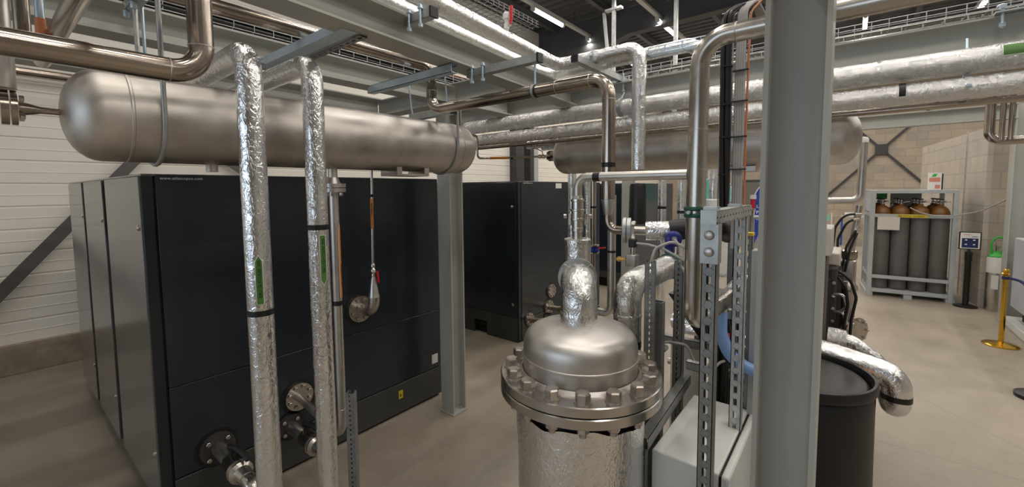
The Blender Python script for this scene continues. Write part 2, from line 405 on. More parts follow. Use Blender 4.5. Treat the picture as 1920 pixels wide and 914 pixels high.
# left wall: ribbed cladding on a concrete plinth
def cladding():
    mb = MB(); pr = []; z = 0.3; ZT = 5.7
    while z < ZT:
        pr += [(0.0, z), (0.0, z+0.100), (0.004, z+0.103), (0.004, z+0.107), (0.0, z+0.110), (0.0, z+0.205), (-0.012, z+0.212), (-0.012, z+0.222)]
        z += 0.23
    pr += [(0.0, z), (-0.25, z), (-0.25, 0.3)]
    mb.prism(pr, (-6.5, -8, 0), (1, 0, 0), (0, 0, 1), (0, 27, 0)); return mb
struct(cladding().build('wall_left', 'wall_cladding', sharp=20), 'off-white ribbed metal cladding wall behind the compressors', 'wall')
struct(MB().box((-6.75, -8, 0), (-6.44, 19, 0.30)).build('baseboard_left', 'plinth_concrete', bevel=0.006), 'rough concrete plinth along the foot of the white cladding', 'plinth')
struct(MB().box((-6.75, 18.5, 0), (9, 18.8, 6.2)).build('wall_back', 'concrete_block'), 'beige concrete block wall at the far end', 'wall')
struct(MB().box((9, -8, 0), (9.2, 19, 6.2)).build('wall_right', 'rear_wall'), 'plain wall far out on the right', 'wall')
struct(MB().box((-6.75, -8.2, 0), (9, -8, 6.2)).build('wall_front', 'rear_wall'), 'plain wall behind the viewpoint', 'wall')
# ceiling: dark trapezoidal sheet
def ceiling():
    mb = MB(); pr = []; y = -8
    while y < 19:
        pr += [(y, 0), (y+0.10, 0), (y+0.13, 0.06), (y+0.20, 0.06), (y+0.23, 0)]
        y += 0.25
    pr += [(19.2, 0), (19.2, 0.3), (-8, 0.3)]
    return mb.prism(pr, (-6.75, 0, 5.85), (0, 1, 0), (0, 0, 1), (15.95, 0, 0))
struct(ceiling().build('ceiling', 'roof_steel', sharp=20), 'black corrugated steel roof deck', 'ceiling')
rb = thing('roof_frame', 'dark steel rafter with purlins under the black roof deck', 'roof beam', (-6.2, 8.9, 5.0)); rb['kind'] = 'structure'
def rafter(yc):
    mb = MB()
    poly = [(-6.5, 4.55), (-4.0, 5.25), (9, 5.42), (9, 5.84), (-6.5, 5.84)]
    mb.prism(poly, (0, yc-0.006, 0), (1, 0, 0), (0, 0, 1), (0, 0.012, 0))
    mb.prism([(-6.5, 4.53), (-4.0, 5.23), (9, 5.40), (9, 5.42), (-4, 5.25), (-6.5, 4.55)], (0, yc-0.11, 0), (1, 0, 0), (0, 0, 1), (0, 0.22, 0))
    return mb
rafter(9.3).build('rafter', 'roof_steel', rb); rafter(14.5).build('rafter', 'roof_steel', rb)
for x in (-5.9, -4.4, -2.6, -0.9, 1.0, 2.8):
    MB().ibeam((x, -8, 5.76), (x, 18.5, 5.76), (0, 0, 1), 0.16, 0.10, 0.006, 0.012).build('purlin', 'roof_steel', rb)
struct(MB().box((-6.5, 8.05, 0), (-6.30, 8.27, 4.7)).box((-6.46, 8.27, 0), (-6.32, 8.38, 4.7)).build('trim_1', 'dark_steel'), 'dark steel post against the white cladding, left of the pale strip', 'post')
struct(MB().box((-6.5, 8.62, 0), (-6.30, 8.78, 4.7)).build('trim_2', 'dark_steel'), 'dark steel post against the white cladding, right of the pale strip', 'post')
struct(MB().box((-6.48, 8.80, 0), (-6.34, 9.02, 4.7)).build('trim_3', 'rack_grey'), 'grey jamb beside the dark steel posts on the cladding', 'jamb')
wn = thing('window_1', 'wide daylit window in the front wall behind the viewpoint', 'window', (-2.2, -7.95, 0.9)); wn['kind'] = 'structure'
MB().box((-5.7, -7.98, 0.9), (1.3, -7.96, 4.1)).build('pane', 'window_glow', wn)
fr = MB()
for x in (-5.74, -4.0, -2.25, -0.5, 1.26): fr.box((x, -8.0, 0.86), (x+0.08, -7.90, 4.14))
for z in (0.84, 4.1): fr.box((-5.74, -8.0, z), (1.34, -7.90, z+0.08))
fr.build('window_frame', 'white_trim', wn)
# wall bracing
for i, (a, b_, lab) in enumerate((((-6.40, -1.2, -0.75), (-6.40, 1.45, 2.58), 'dark flat bracing bar rising rightwards across the white cladding'), ((-6.40, 1.50, 2.60), (-6.40, 4.6, 0.35), 'dark flat bracing bar falling rightwards behind the left compressor'))):
    a = V(a); b2 = V(b_)
    if a.z < 0: a = a+(b2-a)*(-a.z/(b2.z-a.z))
    tag(MB().bar(a, b2, 0.012, 0.11, (0, 0, 1)).build('wall_brace', 'brace_grey'), lab, 'brace')
# block partition on the right
pa, pb = V((1.52, 9.2, 0)), V((1.18, 13.1, 0)); dv = (pb-pa).normalized(); nv = V((dv.y, -dv.x, 0))
mb = MB().prism([(0, 0), (2.65, 0), (2.65, 0.2), (0, 0.2)], pa, (0, 0, 1), nv, dv*3.9)
struct(mb.build('wall_partition', 'lit_block'), 'low block partition wall behind the bottle rack', 'wall')
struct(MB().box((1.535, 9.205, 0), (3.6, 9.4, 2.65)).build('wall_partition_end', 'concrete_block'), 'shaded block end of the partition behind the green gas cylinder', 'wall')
struct(MB().box((pa.x-0.095, 10.10, 0.0), (pa.x-0.075, 10.12, 2.68)).build('trim_4', 'galvanised'), 'thin grey post on the partition face', 'post')
# door in the back wall
dr = thing('door_1', 'dark grey door in the far block wall', 'door', (-2.6, 18.48, 0)); dr['kind'] = 'structure'
MB().box((-3.23, 18.44, 0), (-1.9, 18.495, 2.02)).build('door_leaf', 'door_grey', dr, bevel=0.005)
fr = MB().box((-3.30, 18.42, 0), (-3.23, 18.5, 2.09)).box((-1.9, 18.42, 0), (-1.83, 18.5, 2.09)).box((-3.30, 18.42, 2.02), (-1.83, 18.5, 2.09)); fr.build('door_frame', 'dark_steel', dr)
MB().box((-2.02, 18.40, 1.0), (-1.94, 18.45, 1.03)).build('door_handle', 'galvanised', dr)
# X bracing on back wall
xb = thing('cross_brace', 'dark steel X-brace with square centre plate on the far block wall', 'brace', (0.68, 18.42, 0))
for a, b_ in (((-0.9, 18.46, 4.75), (2.3, 18.46, 1.25)), ((-0.9, 18.44, 1.25), (2.3, 18.44, 4.75))):
    MB().bar(a, b_, 0.02, 0.07, (0, 0, 1)).build('brace_bar', 'dark_steel', xb)
MB().box((0.53, 18.42, 2.83), (0.85, 18.475, 3.17)).build('centre_plate', 'dark_steel', xb, bevel=0.006)

# ------------------------------------------------------------------ ceiling lamps
def lamp_proto(loc):
    t = thing('tube_lamp', 'x', 'lamp', loc)
    x, y, z = loc
    MB().tube([(x, y-0.52, z), (x, y+0.52, z)], 0.036, n=12).build('diffuser', 'tube_glow', t)
    MB().box((x-0.042, y-0.58, z+0.025), (x+0.042, y+0.58, z+0.065)).cyl((x, y-0.58, z), (x, y-0.52, z), 0.04, n=12).cyl((x, y+0.52, z), (x, y+0.58, z), 0.04, n=12).build('housing', 'white_trim', t)
    return t
LAB = {(-5.03, 7.55): 'nearest lit tube lamp on the rail above the red-handled valve', (-5.03, 9.75): 'lit tube lamp further back on the rail above the red-handled valve',
       (-3.34, 7.2): 'lit tube lamp at the top edge on the rail of the middle of the roof', (-3.34, 9.68): 'lit tube lamp beside the ceiling post, left of the cable bundle',
       (-1.62, 9.85): 'lit tube lamp directly beside the big column, above the bare steel pipe', (0.08, 12.25): 'nearer lit tube lamp seen just right of the big column', (0.08, 14.0): 'farther small lit tube lamp just right of the big column',
       (1.86, 12.25): 'nearer lit tube lamp high on the far right rail', (1.86, 14.0): 'farther small lit tube lamp on the far right rail',
       (-5.03, 12.25): 'distant lit tube lamp under the foil pipe bend beside the vertical foil pipe', (-3.34, 12.25): 'distant lit tube lamp glimpsed under the twin foil pipes near the cable trays', (-1.62, 12.25): 'distant lit tube lamp glimpsed left of the big column below the steel pipe'}
proto = None
for (x, y), lab in LAB.items():
    if proto is None:
        proto = lamp_proto((x, y, LAMP_Z+0.03)); proto['label'] = lab; proto['group'] = 'roof tube lamps'
    else:
        dup(proto, (x, y, LAMP_Z+0.03), lab, 'roof tube lamps')
RL = ['white lamp rail nearest the cladding wall', 'white lamp rail second from the cladding wall', 'white lamp rail passing behind the big column', 'white lamp rail just right of the big column', 'white lamp rail at the far right']
for x, lab in zip(ROWS[:5], RL):
    t = thing('lamp_rail', lab, 'rail', (x, 6, LAMP_Z+0.10), 'lamp rails')
    MB().box((x-0.045, 1, LAMP_Z+0.10), (x+0.045, 18.4, LAMP_Z+0.15)).build('rail_body', 'white_trim', t)
    for y in (5.4, 6.6, 8.6, 10.6, 12.6, 14.6, 16.6): MB().tube([(x, y, LAMP_Z+0.14), (x, y, 5.86)], 0.006, n=6).build('hanger_chain', 'dark_steel', t)

# ================================================================== STEEL FRAME
BZ = 2.5315
def beam(p0, p1, lab, webdir=(0, 0, 1), name='steel_beam', cat='beam', h=0.133, b=0.14):
    return tag(MB().ibeam(p0, p1, webdir, h, b).build(name, 'beam_paint', sharp=50), lab, cat)
beam((-1.38, -2.5, BZ), (-1.815, 3.035, BZ), 'grey steel beam running diagonally overhead across the top centre')
beam((-2.48, -2.5, BZ), (-2.48, 3.035, BZ), 'grey steel beam above the left tank, on top of the middle column')
beam((-3.31, -2.5, BZ), (-3.31, 2.245, BZ), 'grey steel beam seen low behind the left tank, nearest the cladding')
beam((-3.40, 2.32, BZ), (-2.56, 2.32, BZ), 'short grey cross beam just left of the middle column head')
beam((-2.40, 2.32, BZ), (-1.845, 2.32, BZ), 'short grey cross beam joining the two beams at the middle column head')
beam((-3.4, 3.11, BZ), (3.2, 3.11, BZ), 'long grey cross beam above the two foil pipes, passing behind the big column')
beam((-0.12, -2.5, BZ), (-0.12, 1.42, BZ), 'grey beam carried by the big column, hidden above the frame')
beam((-3.2, 8.4, 2.75), (1.62, 8.4, 2.75), 'far grey beam in front of the block wall, ending at the white column', h=0.19, b=0.18)
def column(x, y, webdir, ztop, lab, s=0.14, base=True):
    t = thing('steel_column', lab, 'column', (x, y, 0))
    MB().ibeam((x, y, 0.012), (x, y, ztop), webdir, s, s, 0.008, 0.012).build('shaft', 'beam_paint', t, sharp=50)
    if base:
        MB().box((x-s*0.57, y-s*0.57, 0), (x+s*0.57, y+s*0.57, 0.014)).build('base_plate', 'beam_paint', t, bevel=0.002)
        for sx in (-1, 1):
            for sy in (-1, 1):
                off = V((sx*s*0.28, sy*s*0.28, 0))
                MB().hexbolt((x+off.x, y+off.y, 0.014), (0, 0, 1), 0.018, 0.014, 0.013).build('anchor_bolt', 'galvanised', t)
    return t
column(-2.482, 2.32, (0, 1, 0), 2.465, 'grey H-section column standing between the two compressors')
column(-2.482, 5.75, (0, 1, 0), 2.9, 'distant grey H-section column standing beside the far compressors')
column(-0.12, 1.345, (1, 0, 0), 2.465, 'big grey H-section column close by, right of the slotted strut frame')
column(1.70, 8.42, (1, 0, 0), 2.85, 'far pale column behind the gold stanchion', 0.20)

def cbracket(x, y0, y1):
    pass
# ------------------------------------------------------------------ mesh cable trays
def mesh_tray(p0, p1, side, wd, ht, cell, mb, r=0.0025):
    p0 = V(p0); p1 = V(p1); d = (p1-p0).normalized(); s = V(side).normalized(); L = (p1-p0).length
    for k in range(5): mb.tube([p0+s*(wd*(k/4-0.5)), p1+s*(wd*(k/4-0.5))], r, n=6)
    for sg in (-1, 1):
        for h in (0.5, 1.0): mb.tube([p0+s*(sg*wd/2)+V((0, 0, ht*h)), p1+s*(sg*wd/2)+V((0, 0, ht*h))], r, n=6)
    n = int(L/cell)
    for i in range(n+1):
        c = p0+d*(cell*i)
        mb.tube([c-s*(wd/2)+V((0, 0, ht)), c-s*(wd/2), c+s*(wd/2), c+s*(wd/2)+V((0, 0, ht))], r, bend=0.01, n=6, arc=3)
    return mb
t = thing('cable_tray', 'wire mesh cable tray full of black cables running beside the beam above the left tank', 'cable tray', (-2.76, 0.5, 2.63))
mesh_tray((-2.72, -2, 2.675), (-2.72, 4.2, 2.675), (1, 0, 0), 0.22, 0.075, 0.10, MB()).build('wire_mesh', 'galvanised', t)
for k in range(18):
    x = -2.815+0.0235*(k % 9)+0.006*(k//9); zz = 0.030*(k//9)+0.006*(k % 2)
    MB().tube([(x, -2, 2.690+zz), (x+0.01, 0.5, 2.693+zz), (x-0.008, 2, 2.690+zz), (x, 4.2, 2.691+zz)], 0.0125, bend=0.3, n=8).build('cable', 'black_cable', t)
for k, x in enumerate((-2.70, -2.685)):
    MB().tube([(x+0.05, -2, 2.755), (x+0.07, 0.6, 2.750), (x+0.038, 1.6, 2.757), (x+0.065, 2.4, 2.75), (x+0.05, 4.1, 2.755)], 0.005, bend=0.3, n=8).build('cable', 'orange_cable', t)
t = thing('cable_tray', 'dark wire mesh tray high under the roof, behind the red-handled valve', 'cable tray', (-2.9, 3.0, 3.6))
mesh_tray((-2.95, 1.0, 3.6), (-2.95, 4.0, 3.6), (1, 0, 0), 0.30, 0.06, 0.08, MB(), 0.004).build('wire_mesh', 'galvanised_dark', t)
MB().tube([(-2.88, 1.0, 3.615), (-2.92, 2.5, 3.62), (-2.88, 3.9, 3.615)], 0.012, bend=0.3, n=8).build('cable', 'black_cable', t)
t = thing('cable_tray', 'wire mesh tray with loose cables on top of the long cross beam', 'cable tray', (0.3, 3.35, 2.6))
mesh_tray((-2.2, 3.36, 2.61), (3.0, 3.36, 2.61), (0, 1, 0), 0.2, 0.075, 0.085, MB(), 0.003).build('wire_mesh', 'galvanised', t)
for k in range(4): MB().tube([(-2.2, 3.30+0.035*k, 2.625), (-0.5, 3.31+0.03*k, 2.630), (0.4, 3.29+0.035*k, 2.625), (3, 3.3+0.035*k, 2.628)], 0.008, bend=0.3, n=8).build('cable', 'black_cable', t)
t = thing('cable_tray', 'higher wire tray with green-yellow cable, right of the big column', 'cable tray', (0.5, 2.9, 2.7))
mesh_tray((-1.0, 2.62, 2.61), (3.0, 2.62, 2.61), (0, 1, 0), 0.06, 0.04, 0.10, MB(), 0.003).build('wire_mesh', 'zinc_blue', t)
MB().tube([(-0.05, 2.62, 2.63), (0.5, 2.63, 2.635), (1.2, 2.61, 2.63), (3, 2.62, 2.63)], 0.014, bend=0.3, n=8).build('cable', 'green_paint', t)
# ceiling posts
for (x, y, zb, lab) in ((-3.58, 7.55, 2.9, 'pale V-shaped hanger post coming down from the roof, over the foil bend'), (-2.50, 7.72, 2.8, 'pale straight hanger post coming down from the roof, beside a lamp')):
    t = thing('hanger_post', lab, 'post', (x, y, zb))
    MB().box((x-0.03, y-0.03, zb), (x+0.03, y+0.03, 5.87)).build('post', 'galvanised', t)
    MB().box((x-0.16, y-0.05, 5.1), (x+0.16, y+0.05, 5.14)).build('top_plate', 'galvanised', t)
    if x < -3: MB().bar((x-0.02, y, 3.4), (x-0.20, y, 5.1), 0.05, 0.05, (0, 1, 0)).build('leg', 'galvanised', t)

# ================================================================== COMPRESSORS
def compressor(x0, y0, x1, y1, loc_label, detail):
    # front (long dark panel) faces +x at x1; service face at y0
    t = thing('compressor', loc_label, 'compressor', ((x0+x1)/2, (y0+y1)/2, 0))
    H = 1.895
    MB().box((x0+0.02, y0+0.02, 0.10), (x1-0.012, y1, H-0.012)).build('body', 'black_gap', t)
    MB().box((x0+0.06, y0+0.05, 0.0), (x1-0.015, y1-0.02, 0.10)).build('base_frame', 'black_gap', t)
    MB().box((x0, y0+0.0, H-0.012), (x1, y1, H)).build('roof_panel', 'compressor_side', t, bevel=0.003)
    # side panels on y0 face
    if detail == 1:
        xs = [x0, -4.70, -4.63, -3.83, -3.77, x1-0.004]
        spans = [(x0, -4.68), (-4.565, -3.805), (-3.69, x1-0.004)]
        for a, b_ in spans: MB().box((a, y0-0.012, 0.13), (b_, y0+0.02, H-0.014)).build('side_panel', 'compressor_side', t, bevel=0.004)
        for bx in (-4.70, -3.85, -2.82):
            for bz in (1.62, 0.42): MB().lathe((bx, y0-0.012, bz), (0, -1, 0), [(0.014, 0), (0.014, 0.006), (0.008, 0.010)], 14).build('panel_lock', 'bright_steel', t)
    else:
        MB().box((x0, y0-0.012, 0.30), (x1-0.03, y0+0.02, H-0.014)).build('side_panel', 'compressor_blue', t, bevel=0.004)
        sk = MB().box((x0, y0-0.006, 0.17), (x1-0.02, y0+0.02, 0.295)).box((x1-0.5, y0-0.006, 0.0), (x1-0.02, y0+0.02, 0.17)).box((x1-1.1, y0-0.006, 0.0), (x1-0.72, y0+0.02, 0.17))
        sk.build('side_skirt', 'compressor_skirt', t)
        for bz in (1.60, 0.45): MB().lathe((x1-0.08, y0-0.012, bz), (0, -1, 0), [(0.018, 0), (0.018, 0.006), (0.009, 0.012)], 14).build('panel_lock', 'bright_steel', t)
    # corner strip and front panels
    MB().box((x1-0.03, y0-0.004, 0.02), (x1, y0+0.044, H-0.012)).build('corner_strip', 'compressor_edge', t, bevel=0.003)
    MB().box((x1-0.02, y0+0.054, 0.768), (x1+0.002, y1, H-0.002)).build('front_panel', 'compressor_blue', t, bevel=0.003)
    MB().box((x1-0.02, y0+0.054, 0.265), (x1+0.002, y1, 0.765)).build('front_panel', 'compressor_blue', t, bevel=0.003)
    MB().box((x1-0.02, y0+0.054, 0.02), (x1+0.004, y1, 0.258)).build('front_skirt', 'compressor_skirt', t, bevel=0.003)
    return t
c1 = compressor(-5.44, 0.505, -2.77, 2.44, 'large dark compressor cabinet at the left, with the web address on its long side', 1)
X1 = -2.77
text('www.atlascopco.com', 0.0215, (X1+0.0025, 0.578, 1.866), (0, 1, 0), (0, 0, 1), 'white_ink', c1)
MB().box((X1+0.002, 2.34, 0.305), (X1+0.003, 2.405, 0.385)).build('rating_plate', 'white_plastic', c1)
g = MB().box((X1+0.004, 1.99, 0.135), (X1+0.005, 2.03, 0.20)).build('warning_sticker', 'yellow', c1)
MB().prism([(-0.008, 0), (0.004, 0.0), (0.0, 0.012), (0.009, 0.012), (-0.006, 0.034), (-0.001, 0.018), (-0.010, 0.018)], (X1+0.0053, 2.01, 0.150), (0, 1, 0), (0, 0, 1), (0.0005, 0, 0)).build('bolt_symbol', 'ink', c1)
MB().box((X1+0.002, 0.76, 0.218), (X1+0.003, 0.84, 0.24)).build('paper_sticker', 'white_plastic', c1)
c2 = compressor(-5.6, 3.84, -2.98, 5.85, 'dark compressor cabinet behind the middle column, with round pipe flanges', 2)
text('www.atlascopco.com', 0.0215, (-2.9775, 3.93, 1.868), (0, 1, 0), (0, 0, 1), 'white_ink', c2)
MB().box((-2.977, 4.62, 1.81), (-2.9765, 4.76, 1.875)).build('rating_plate', 'white_plastic', c2)
c3 = compressor(-5.6, 7.1, -2.95, 9.1, 'farthest dark compressor cabinet behind the distant column', 2)

def comp_flange(c, p, r, lab_mat, pipe, mat='bright_steel', dark=True, nb=4):
    x, y, z = p
    MB().lathe((x, y, z), (1, 0, 0), [(r*1.22, 0), (r*1.22, 0.004)], 28).build('seal_ring', 'black_rubber', c)
    f = MB(); flange(f, (x+0.004, y, z), (1, 0, 0), r, 0.018, 28); fo = f.build('flange', lab_mat, c)
    for k in range(nb):
        a = 2*math.pi*(k+0.5)/nb
        MB().hexbolt((x+0.022, y+r*0.76*math.cos(a), z+r*0.76*math.sin(a)), (1, 0, 0), 0.022, 0.013, 0.0).build('flange_bolt', 'bolt_steel', fo)
    return fo
comp_flange(c1, (X1+0.002, 0.755, 0.352), 0.088, 'dark_steel', None)
comp_flange(c1, (X1+0.002, 1.150, 0.300), 0.075, 'dark_steel', None)
comp_flange(c1, (X1+0.002, 1.215, 0.470), 0.088, 'bright_steel', None, nb=8)
comp_flange(c1, (X1+0.002, 1.672, 0.945), 0.095, 'bright_steel', None, nb=8)
# drain valves with black lever handles
def drain_valve(y, z, x1, lab):
    t = thing('drain_valve', lab, 'valve', (X1+0.2, y, z))
    x = X1+0.024
    MB().tube([(x, y, z), (x+0.17, y, z)], 0.036, n=18).build('inlet_pipe', 'pickled_steel', t)
    MB().lathe((x+0.17, y, z), (1, 0, 0), [(0.036, 0), (0.042, 0.01), (0.046, 0.04), (0.046, 0.10), (0.050, 0.11), (0.050, 0.125), (0.040, 0.13)], 20).build('valve_body', 'brown_steel', t)
    MB().lathe((x+0.30, y, z), (1, 0, 0), [(0.058, 0), (0.058, 0.012), (0.052, 0.014), (0.052, 0.022), (0.058, 0.024), (0.058, 0.036), (0.042, 0.05), (0.036, 0.12)], 22).build('coupling', 'bright_steel', t)
    MB().tube([(x+0.42, y, z), (x+0.50, y, z), (x+0.50, y, 0.0)], 0.034, 0.06, n=18).build('outlet_pipe', 'bright_steel', t)
    MB().cyl((x+0.22, y, z+0.04), (x+0.22, y, z+0.085), 0.018, n=12).build('stem', 'black_plastic', t)
    MB().tube([(x+0.20, y-0.005, z+0.090), (x+0.26, y+0.01, z+0.098), (x+0.34, y+0.02, z+0.085), (x+0.37, y+0.022, z+0.070)], [0.016, 0.017, 0.015, 0.012, 0.010], n=10).build('lever_handle', 'black_rubber', t)
    return t
drain_valve(0.755, 0.352, -1.90, 'nearer brass drain valve with black lever at the foot of the left compressor')
drain_valve(1.150, 0.300, -1.90, 'farther brass drain valve with black lever, between the two insulated pipes')

# ================================================================== TANKS
def tank(ax, p, L, lab, R=0.162):
    d = V(ax); t = thing('pressure_tank', lab, 'tank', V(p)+d*(L/2))
    h = 0.10
    pr = []
    for k in range(0, 9):
        a = math.pi/2*k/8; pr.append((max(0.001, R*math.sin(a)**0.9), h*(1-math.cos(a))))
    body = pr+[(R, 0.16), (R+0.0025, 0.163), (R+0.0025, 0.169), (R, 0.172), (R, 0.195), (R, L*0.5), (R, L-0.172), (R+0.0025, L-0.169), (R+0.0025, L-0.163), (R, L-0.16)]+[(r, L-hh) for r, hh in reversed(pr)]
    MB().lathe(p, d, body, 56).build('shell', 'tank_steel', t)
    return t
t1 = tank((0, 1, 0), (-2.12, 0.185, 2.076), 1.955, 'left stainless horizontal pressure tank hung above the compressor')
MB().cyl((-2.12, 0.62, 1.925), (-2.12, 0.62, 1.885), 0.022, n=16).build('drain_boss', 'tank_steel', t1)
br_ = MB().box((-2.20, 1.50, 1.895), (-2.04, 1.535, 1.935)).box((-2.20, 1.70, 1.895), (-2.04, 1.735, 1.935)).box((-2.20, 1.50, 1.885), (-2.04, 1.735, 1.897))
br_.build('mounting_bracket', 'tank_steel', t1)
t = t1
nz = MB().lathe((-2.12, 0.20, 2.076), (0, -1, 0), [(0.011, 0), (0.011, 0.055), (0.012, 0.06), (0.024, 0.105)], 18); nz.build('inlet_nozzle', 'brown_steel', t)
f = MB(); flange(f, (-2.12, 0.092, 2.076), (0, -1, 0), 0.055, 0.014, 26); flange(f, (-2.12, 0.074, 2.076), (0, -1, 0), 0.055, 0.018, 26); fo = f.build('inlet_flange', 'brown_steel', t)
for k in range(4):
    a = math.pi/4+math.pi/2*k
    MB().hexbolt((-2.12+0.040*math.cos(a), 0.092, 2.076+0.040*math.sin(a)), (0, 1, 0), 0.018, 0.011, 0.0).build('flange_bolt', 'bolt_steel', fo)
t2 = tank((1, 0, 0), (-2.09, 3.27, 2.095), 2.125, 'far stainless horizontal pressure tank passing behind the big column')
f = MB().cyl((-2.085, 3.27, 2.095), (-2.14, 3.27, 2.095), 0.014, n=14); f.build('inlet_nozzle', 'brown_steel', t2)
f = MB(); flange(f, (-2.12, 3.24, 2.10), (-1, 0, 0), 0.048, 0.03, 22); fo = f.build('inlet_flange', 'brown_steel', t2)
for k in range(4):
    a = math.pi/4+math.pi/2*k
    MB().hexbolt((-2.15, 3.24+0.035*math.cos(a), 2.10+0.035*math.sin(a)), (-1, 0, 0), 0.018, 0.011, 0.0).build('flange_bolt', 'bolt_steel', fo)
MB().box((-0.66, 3.20, 1.905), (-0.50, 3.34, 1.945)).build('mounting_bracket', 'tank_steel', t2, bevel=0.004)

# hanger: strap round a tank on two rods from a strut bar
def tank_hanger(axis, pos, lab, zbar=2.44, hook=False):
    # pos: centre of tank at the strap
    p = V(pos); u = V((1, 0, 0)) if axis == 'y' else V((0, 1, 0)); R = 0.162
    t = thing('tank_hanger', lab, 'hanger', p)
    pts = []
    for k in range(0, 19):
        a = math.pi*k/18; pts.append(p+u*((R+0.006)*math.cos(a))-V((0, 0, (R+0.006)*math.sin(a))))
    pts = [p+u*(R+0.006)+V((0, 0, zbar-p.z))]+pts+[p-u*(R+0.006)+V((0, 0, zbar-p.z))]
    MB().tube(pts, 0.0085, n=10).build('u_strap', 'galvanised', t)
    return t
tank_hanger('y', (-2.12, 0.435, 2.076), 'zinc U-strap around the domed end of the left tank', 2.66)
h = tank_hanger('y', (-2.12, 1.90, 2.076), 'zinc U-strap with strut bars around the right end of the left tank', 2.30)
MB().strut((-2.33, 1.84, 2.285), (-1.93, 1.84, 2.285), (0, -1, 0), holes=False).build('lower_strut', 'galvanised', h)
MB().box((-1.93, 1.818, 2.263), (-1.917, 1.862, 2.307)).build('end_cap', 'black_plastic', h)
for x in (-2.30, -1.955): MB().tube([(x, 1.83, 2.27), (x, 1.80, 2.50)], 0.005, n=8).build('threaded_rod', 'zinc_blue', h)
s1 = tag(MB().strut((-2.43, 1.60, 2.440), (-1.66, 1.60, 2.440), (0, -1, 0), holes=False, wd=0.046, dp=0.046).build('strut_bar', 'zinc_blue'), 'blue-grey strut bar spanning the two beams above the right end of the left tank', 'strut')
for k, (x, y) in enumerate(((-2.44, 1.58), (-2.44, 1.64))): pass
# wide galvanised channel between the two beams
t = thing('channel_bridge', 'wide galvanised channel tinted with daylight sheen, spanning the two beams, above the second foil pipe', 'channel', (-2.1, 1.08, 2.42))
MB().prism([(-0.033, 0), (0.033, 0), (0.033, 0.003), (-0.030, 0.003), (-0.030, 0.04), (-0.033, 0.04)], (-2.50, 1.00, 2.462), (0, 1, 0), (0, 0, 1), (0.85, 0, 0)).build('channel_plate', 'channel_daylit', t)
MB().strut((-2.50, 1.065, 2.472), (-1.66, 1.065, 2.472), (0, 0, -1), wd=0.041, dp=0.03).build('slotted_channel', 'galvanised_dark', t)
# beam clamps with pipe supports cantilevered off the top of the beam
def cantilever(x0, x1, y, z, lab, ax='x'):
    t = thing('pipe_support', lab, 'bracket', ((x0+x1)/2, y, z))
    MB().strut((x0, y, z), (x1, y, z), (0, -1, 0), holes=False).build('strut', 'galvanised', t)
    MB().box((x1, y-0.022, z-0.022), (x1+0.012, y+0.022, z+0.022)).build('end_cap', 'black_plastic', t)
    for dx in (0.05, 0.13):
        MB().tube([(x0+dx, y-0.03, z+0.04), (x0+dx, y-0.03, z-0.06)], 0.006, n=8).hexbolt((x0+dx, y-0.03, z-0.045), (0, 0, -1), 0.02, 0.012, 0.012).hexbolt((x0+dx, y-0.03, z+0.02), (0, 0, 1), 0.02, 0.012, 0.012).build('clamp_bolt', 'zinc_blue', t)
    return t
cantilever(-1.66, -1.48, 1.30, 2.585, 'strut bracket with black end cap clamped on the overhead beam, nearest one')
cantilever(-1.70, -1.225, 1.75, 2.442, 'strut bracket with black end cap at the far end of the overhead beam')
# hangers at left beam
t = thing('rod_hanger', 'pair of zinc threaded rods hanging from a slotted plate on the left beam', 'hanger', (-2.3, 0.46, 2.4))
for x in (-2.30,): MB().tube([(x, 0.46, 2.21), (x, 0.46, 2.60)], 0.006, n=8).build('threaded_rod', 'zinc_blue', t)
MB().strut((-2.41, 0.44, 2.575), (-2.20, 0.44, 2.575), (0, -1, 0), pitch=0.04, slot=(0.010, 0.018)).build('slotted_plate', 'galvanised', t)
for x in (-2.38, -2.25): MB().hexbolt((x, 0.425, 2.552), (0, 0, -1), 0.018, 0.02, 0.012).build('bolt', 'zinc_blue', t)

# ================================================================== INSULATED FOIL PIPES
def insulated(name, pts, r, lab, bend=0.085, mat='foil', bands=(), n=24, arc=10):
    p0 = V(pts[len(pts)//2]); t = thing(name, lab, 'pipe', p0)
    MB().tube(pts, r, bend, n=n, arc=arc).build('foil_jacket', mat, t)
    for (p, d, w_) in bands: band(p, d, r+0.0012, w_, 'black_tape', t)
    return t
def sag(pts, amp=0.004, step=0.25):
    return pts
f1 = insulated('insulated_pipe', [(-1.78, 0.655, 0.0), (-1.78, 0.655, 2.325), (-2.75, 0.665, 2.325)], 0.046, 'left of the two foil-wrapped standing pipes before the tank, green label pointing up', bands=[((-1.78, 0.655, 1.335), (0, 0, 1), 0.022)])
arrow_label((-1.78, 0.655, 1.372), (0, 0, 1), (0.83, -0.30, 0), 0.165, 0.026, 'green_label', f1, 'EAU GLYCOLEE 30%', 0.026, r=0.046)
f2 = insulated('insulated_pipe', [(-1.78, 0.895, 0.0), (-1.78, 0.895, 2.335), (-2.75, 0.905, 2.335)], 0.0425, 'right of the two foil-wrapped standing pipes before the tank, green label pointing down', bands=[((-1.78, 0.895, 1.647), (0, 0, 1), 0.022)])
arrow_label((-1.78, 0.895, 1.615), (0, 0, -1), (0.93, -0.10, 0), 0.19, 0.026, 'green_label', f2, 'EAU GLYCOLEE 30%', 0.026, r=0.0425, flip=True)
insulated('insulated_pipe', [(-1.46, -2, 2.69), (-1.895, 2.82, 2.69), (-0.76, 2.82, 2.69), (-0.76, 2.82, 1.7)], 0.043, 'foil-wrapped pipe on top of the overhead beam, turning right behind the first', bend=0.09, mat='foil_smooth')
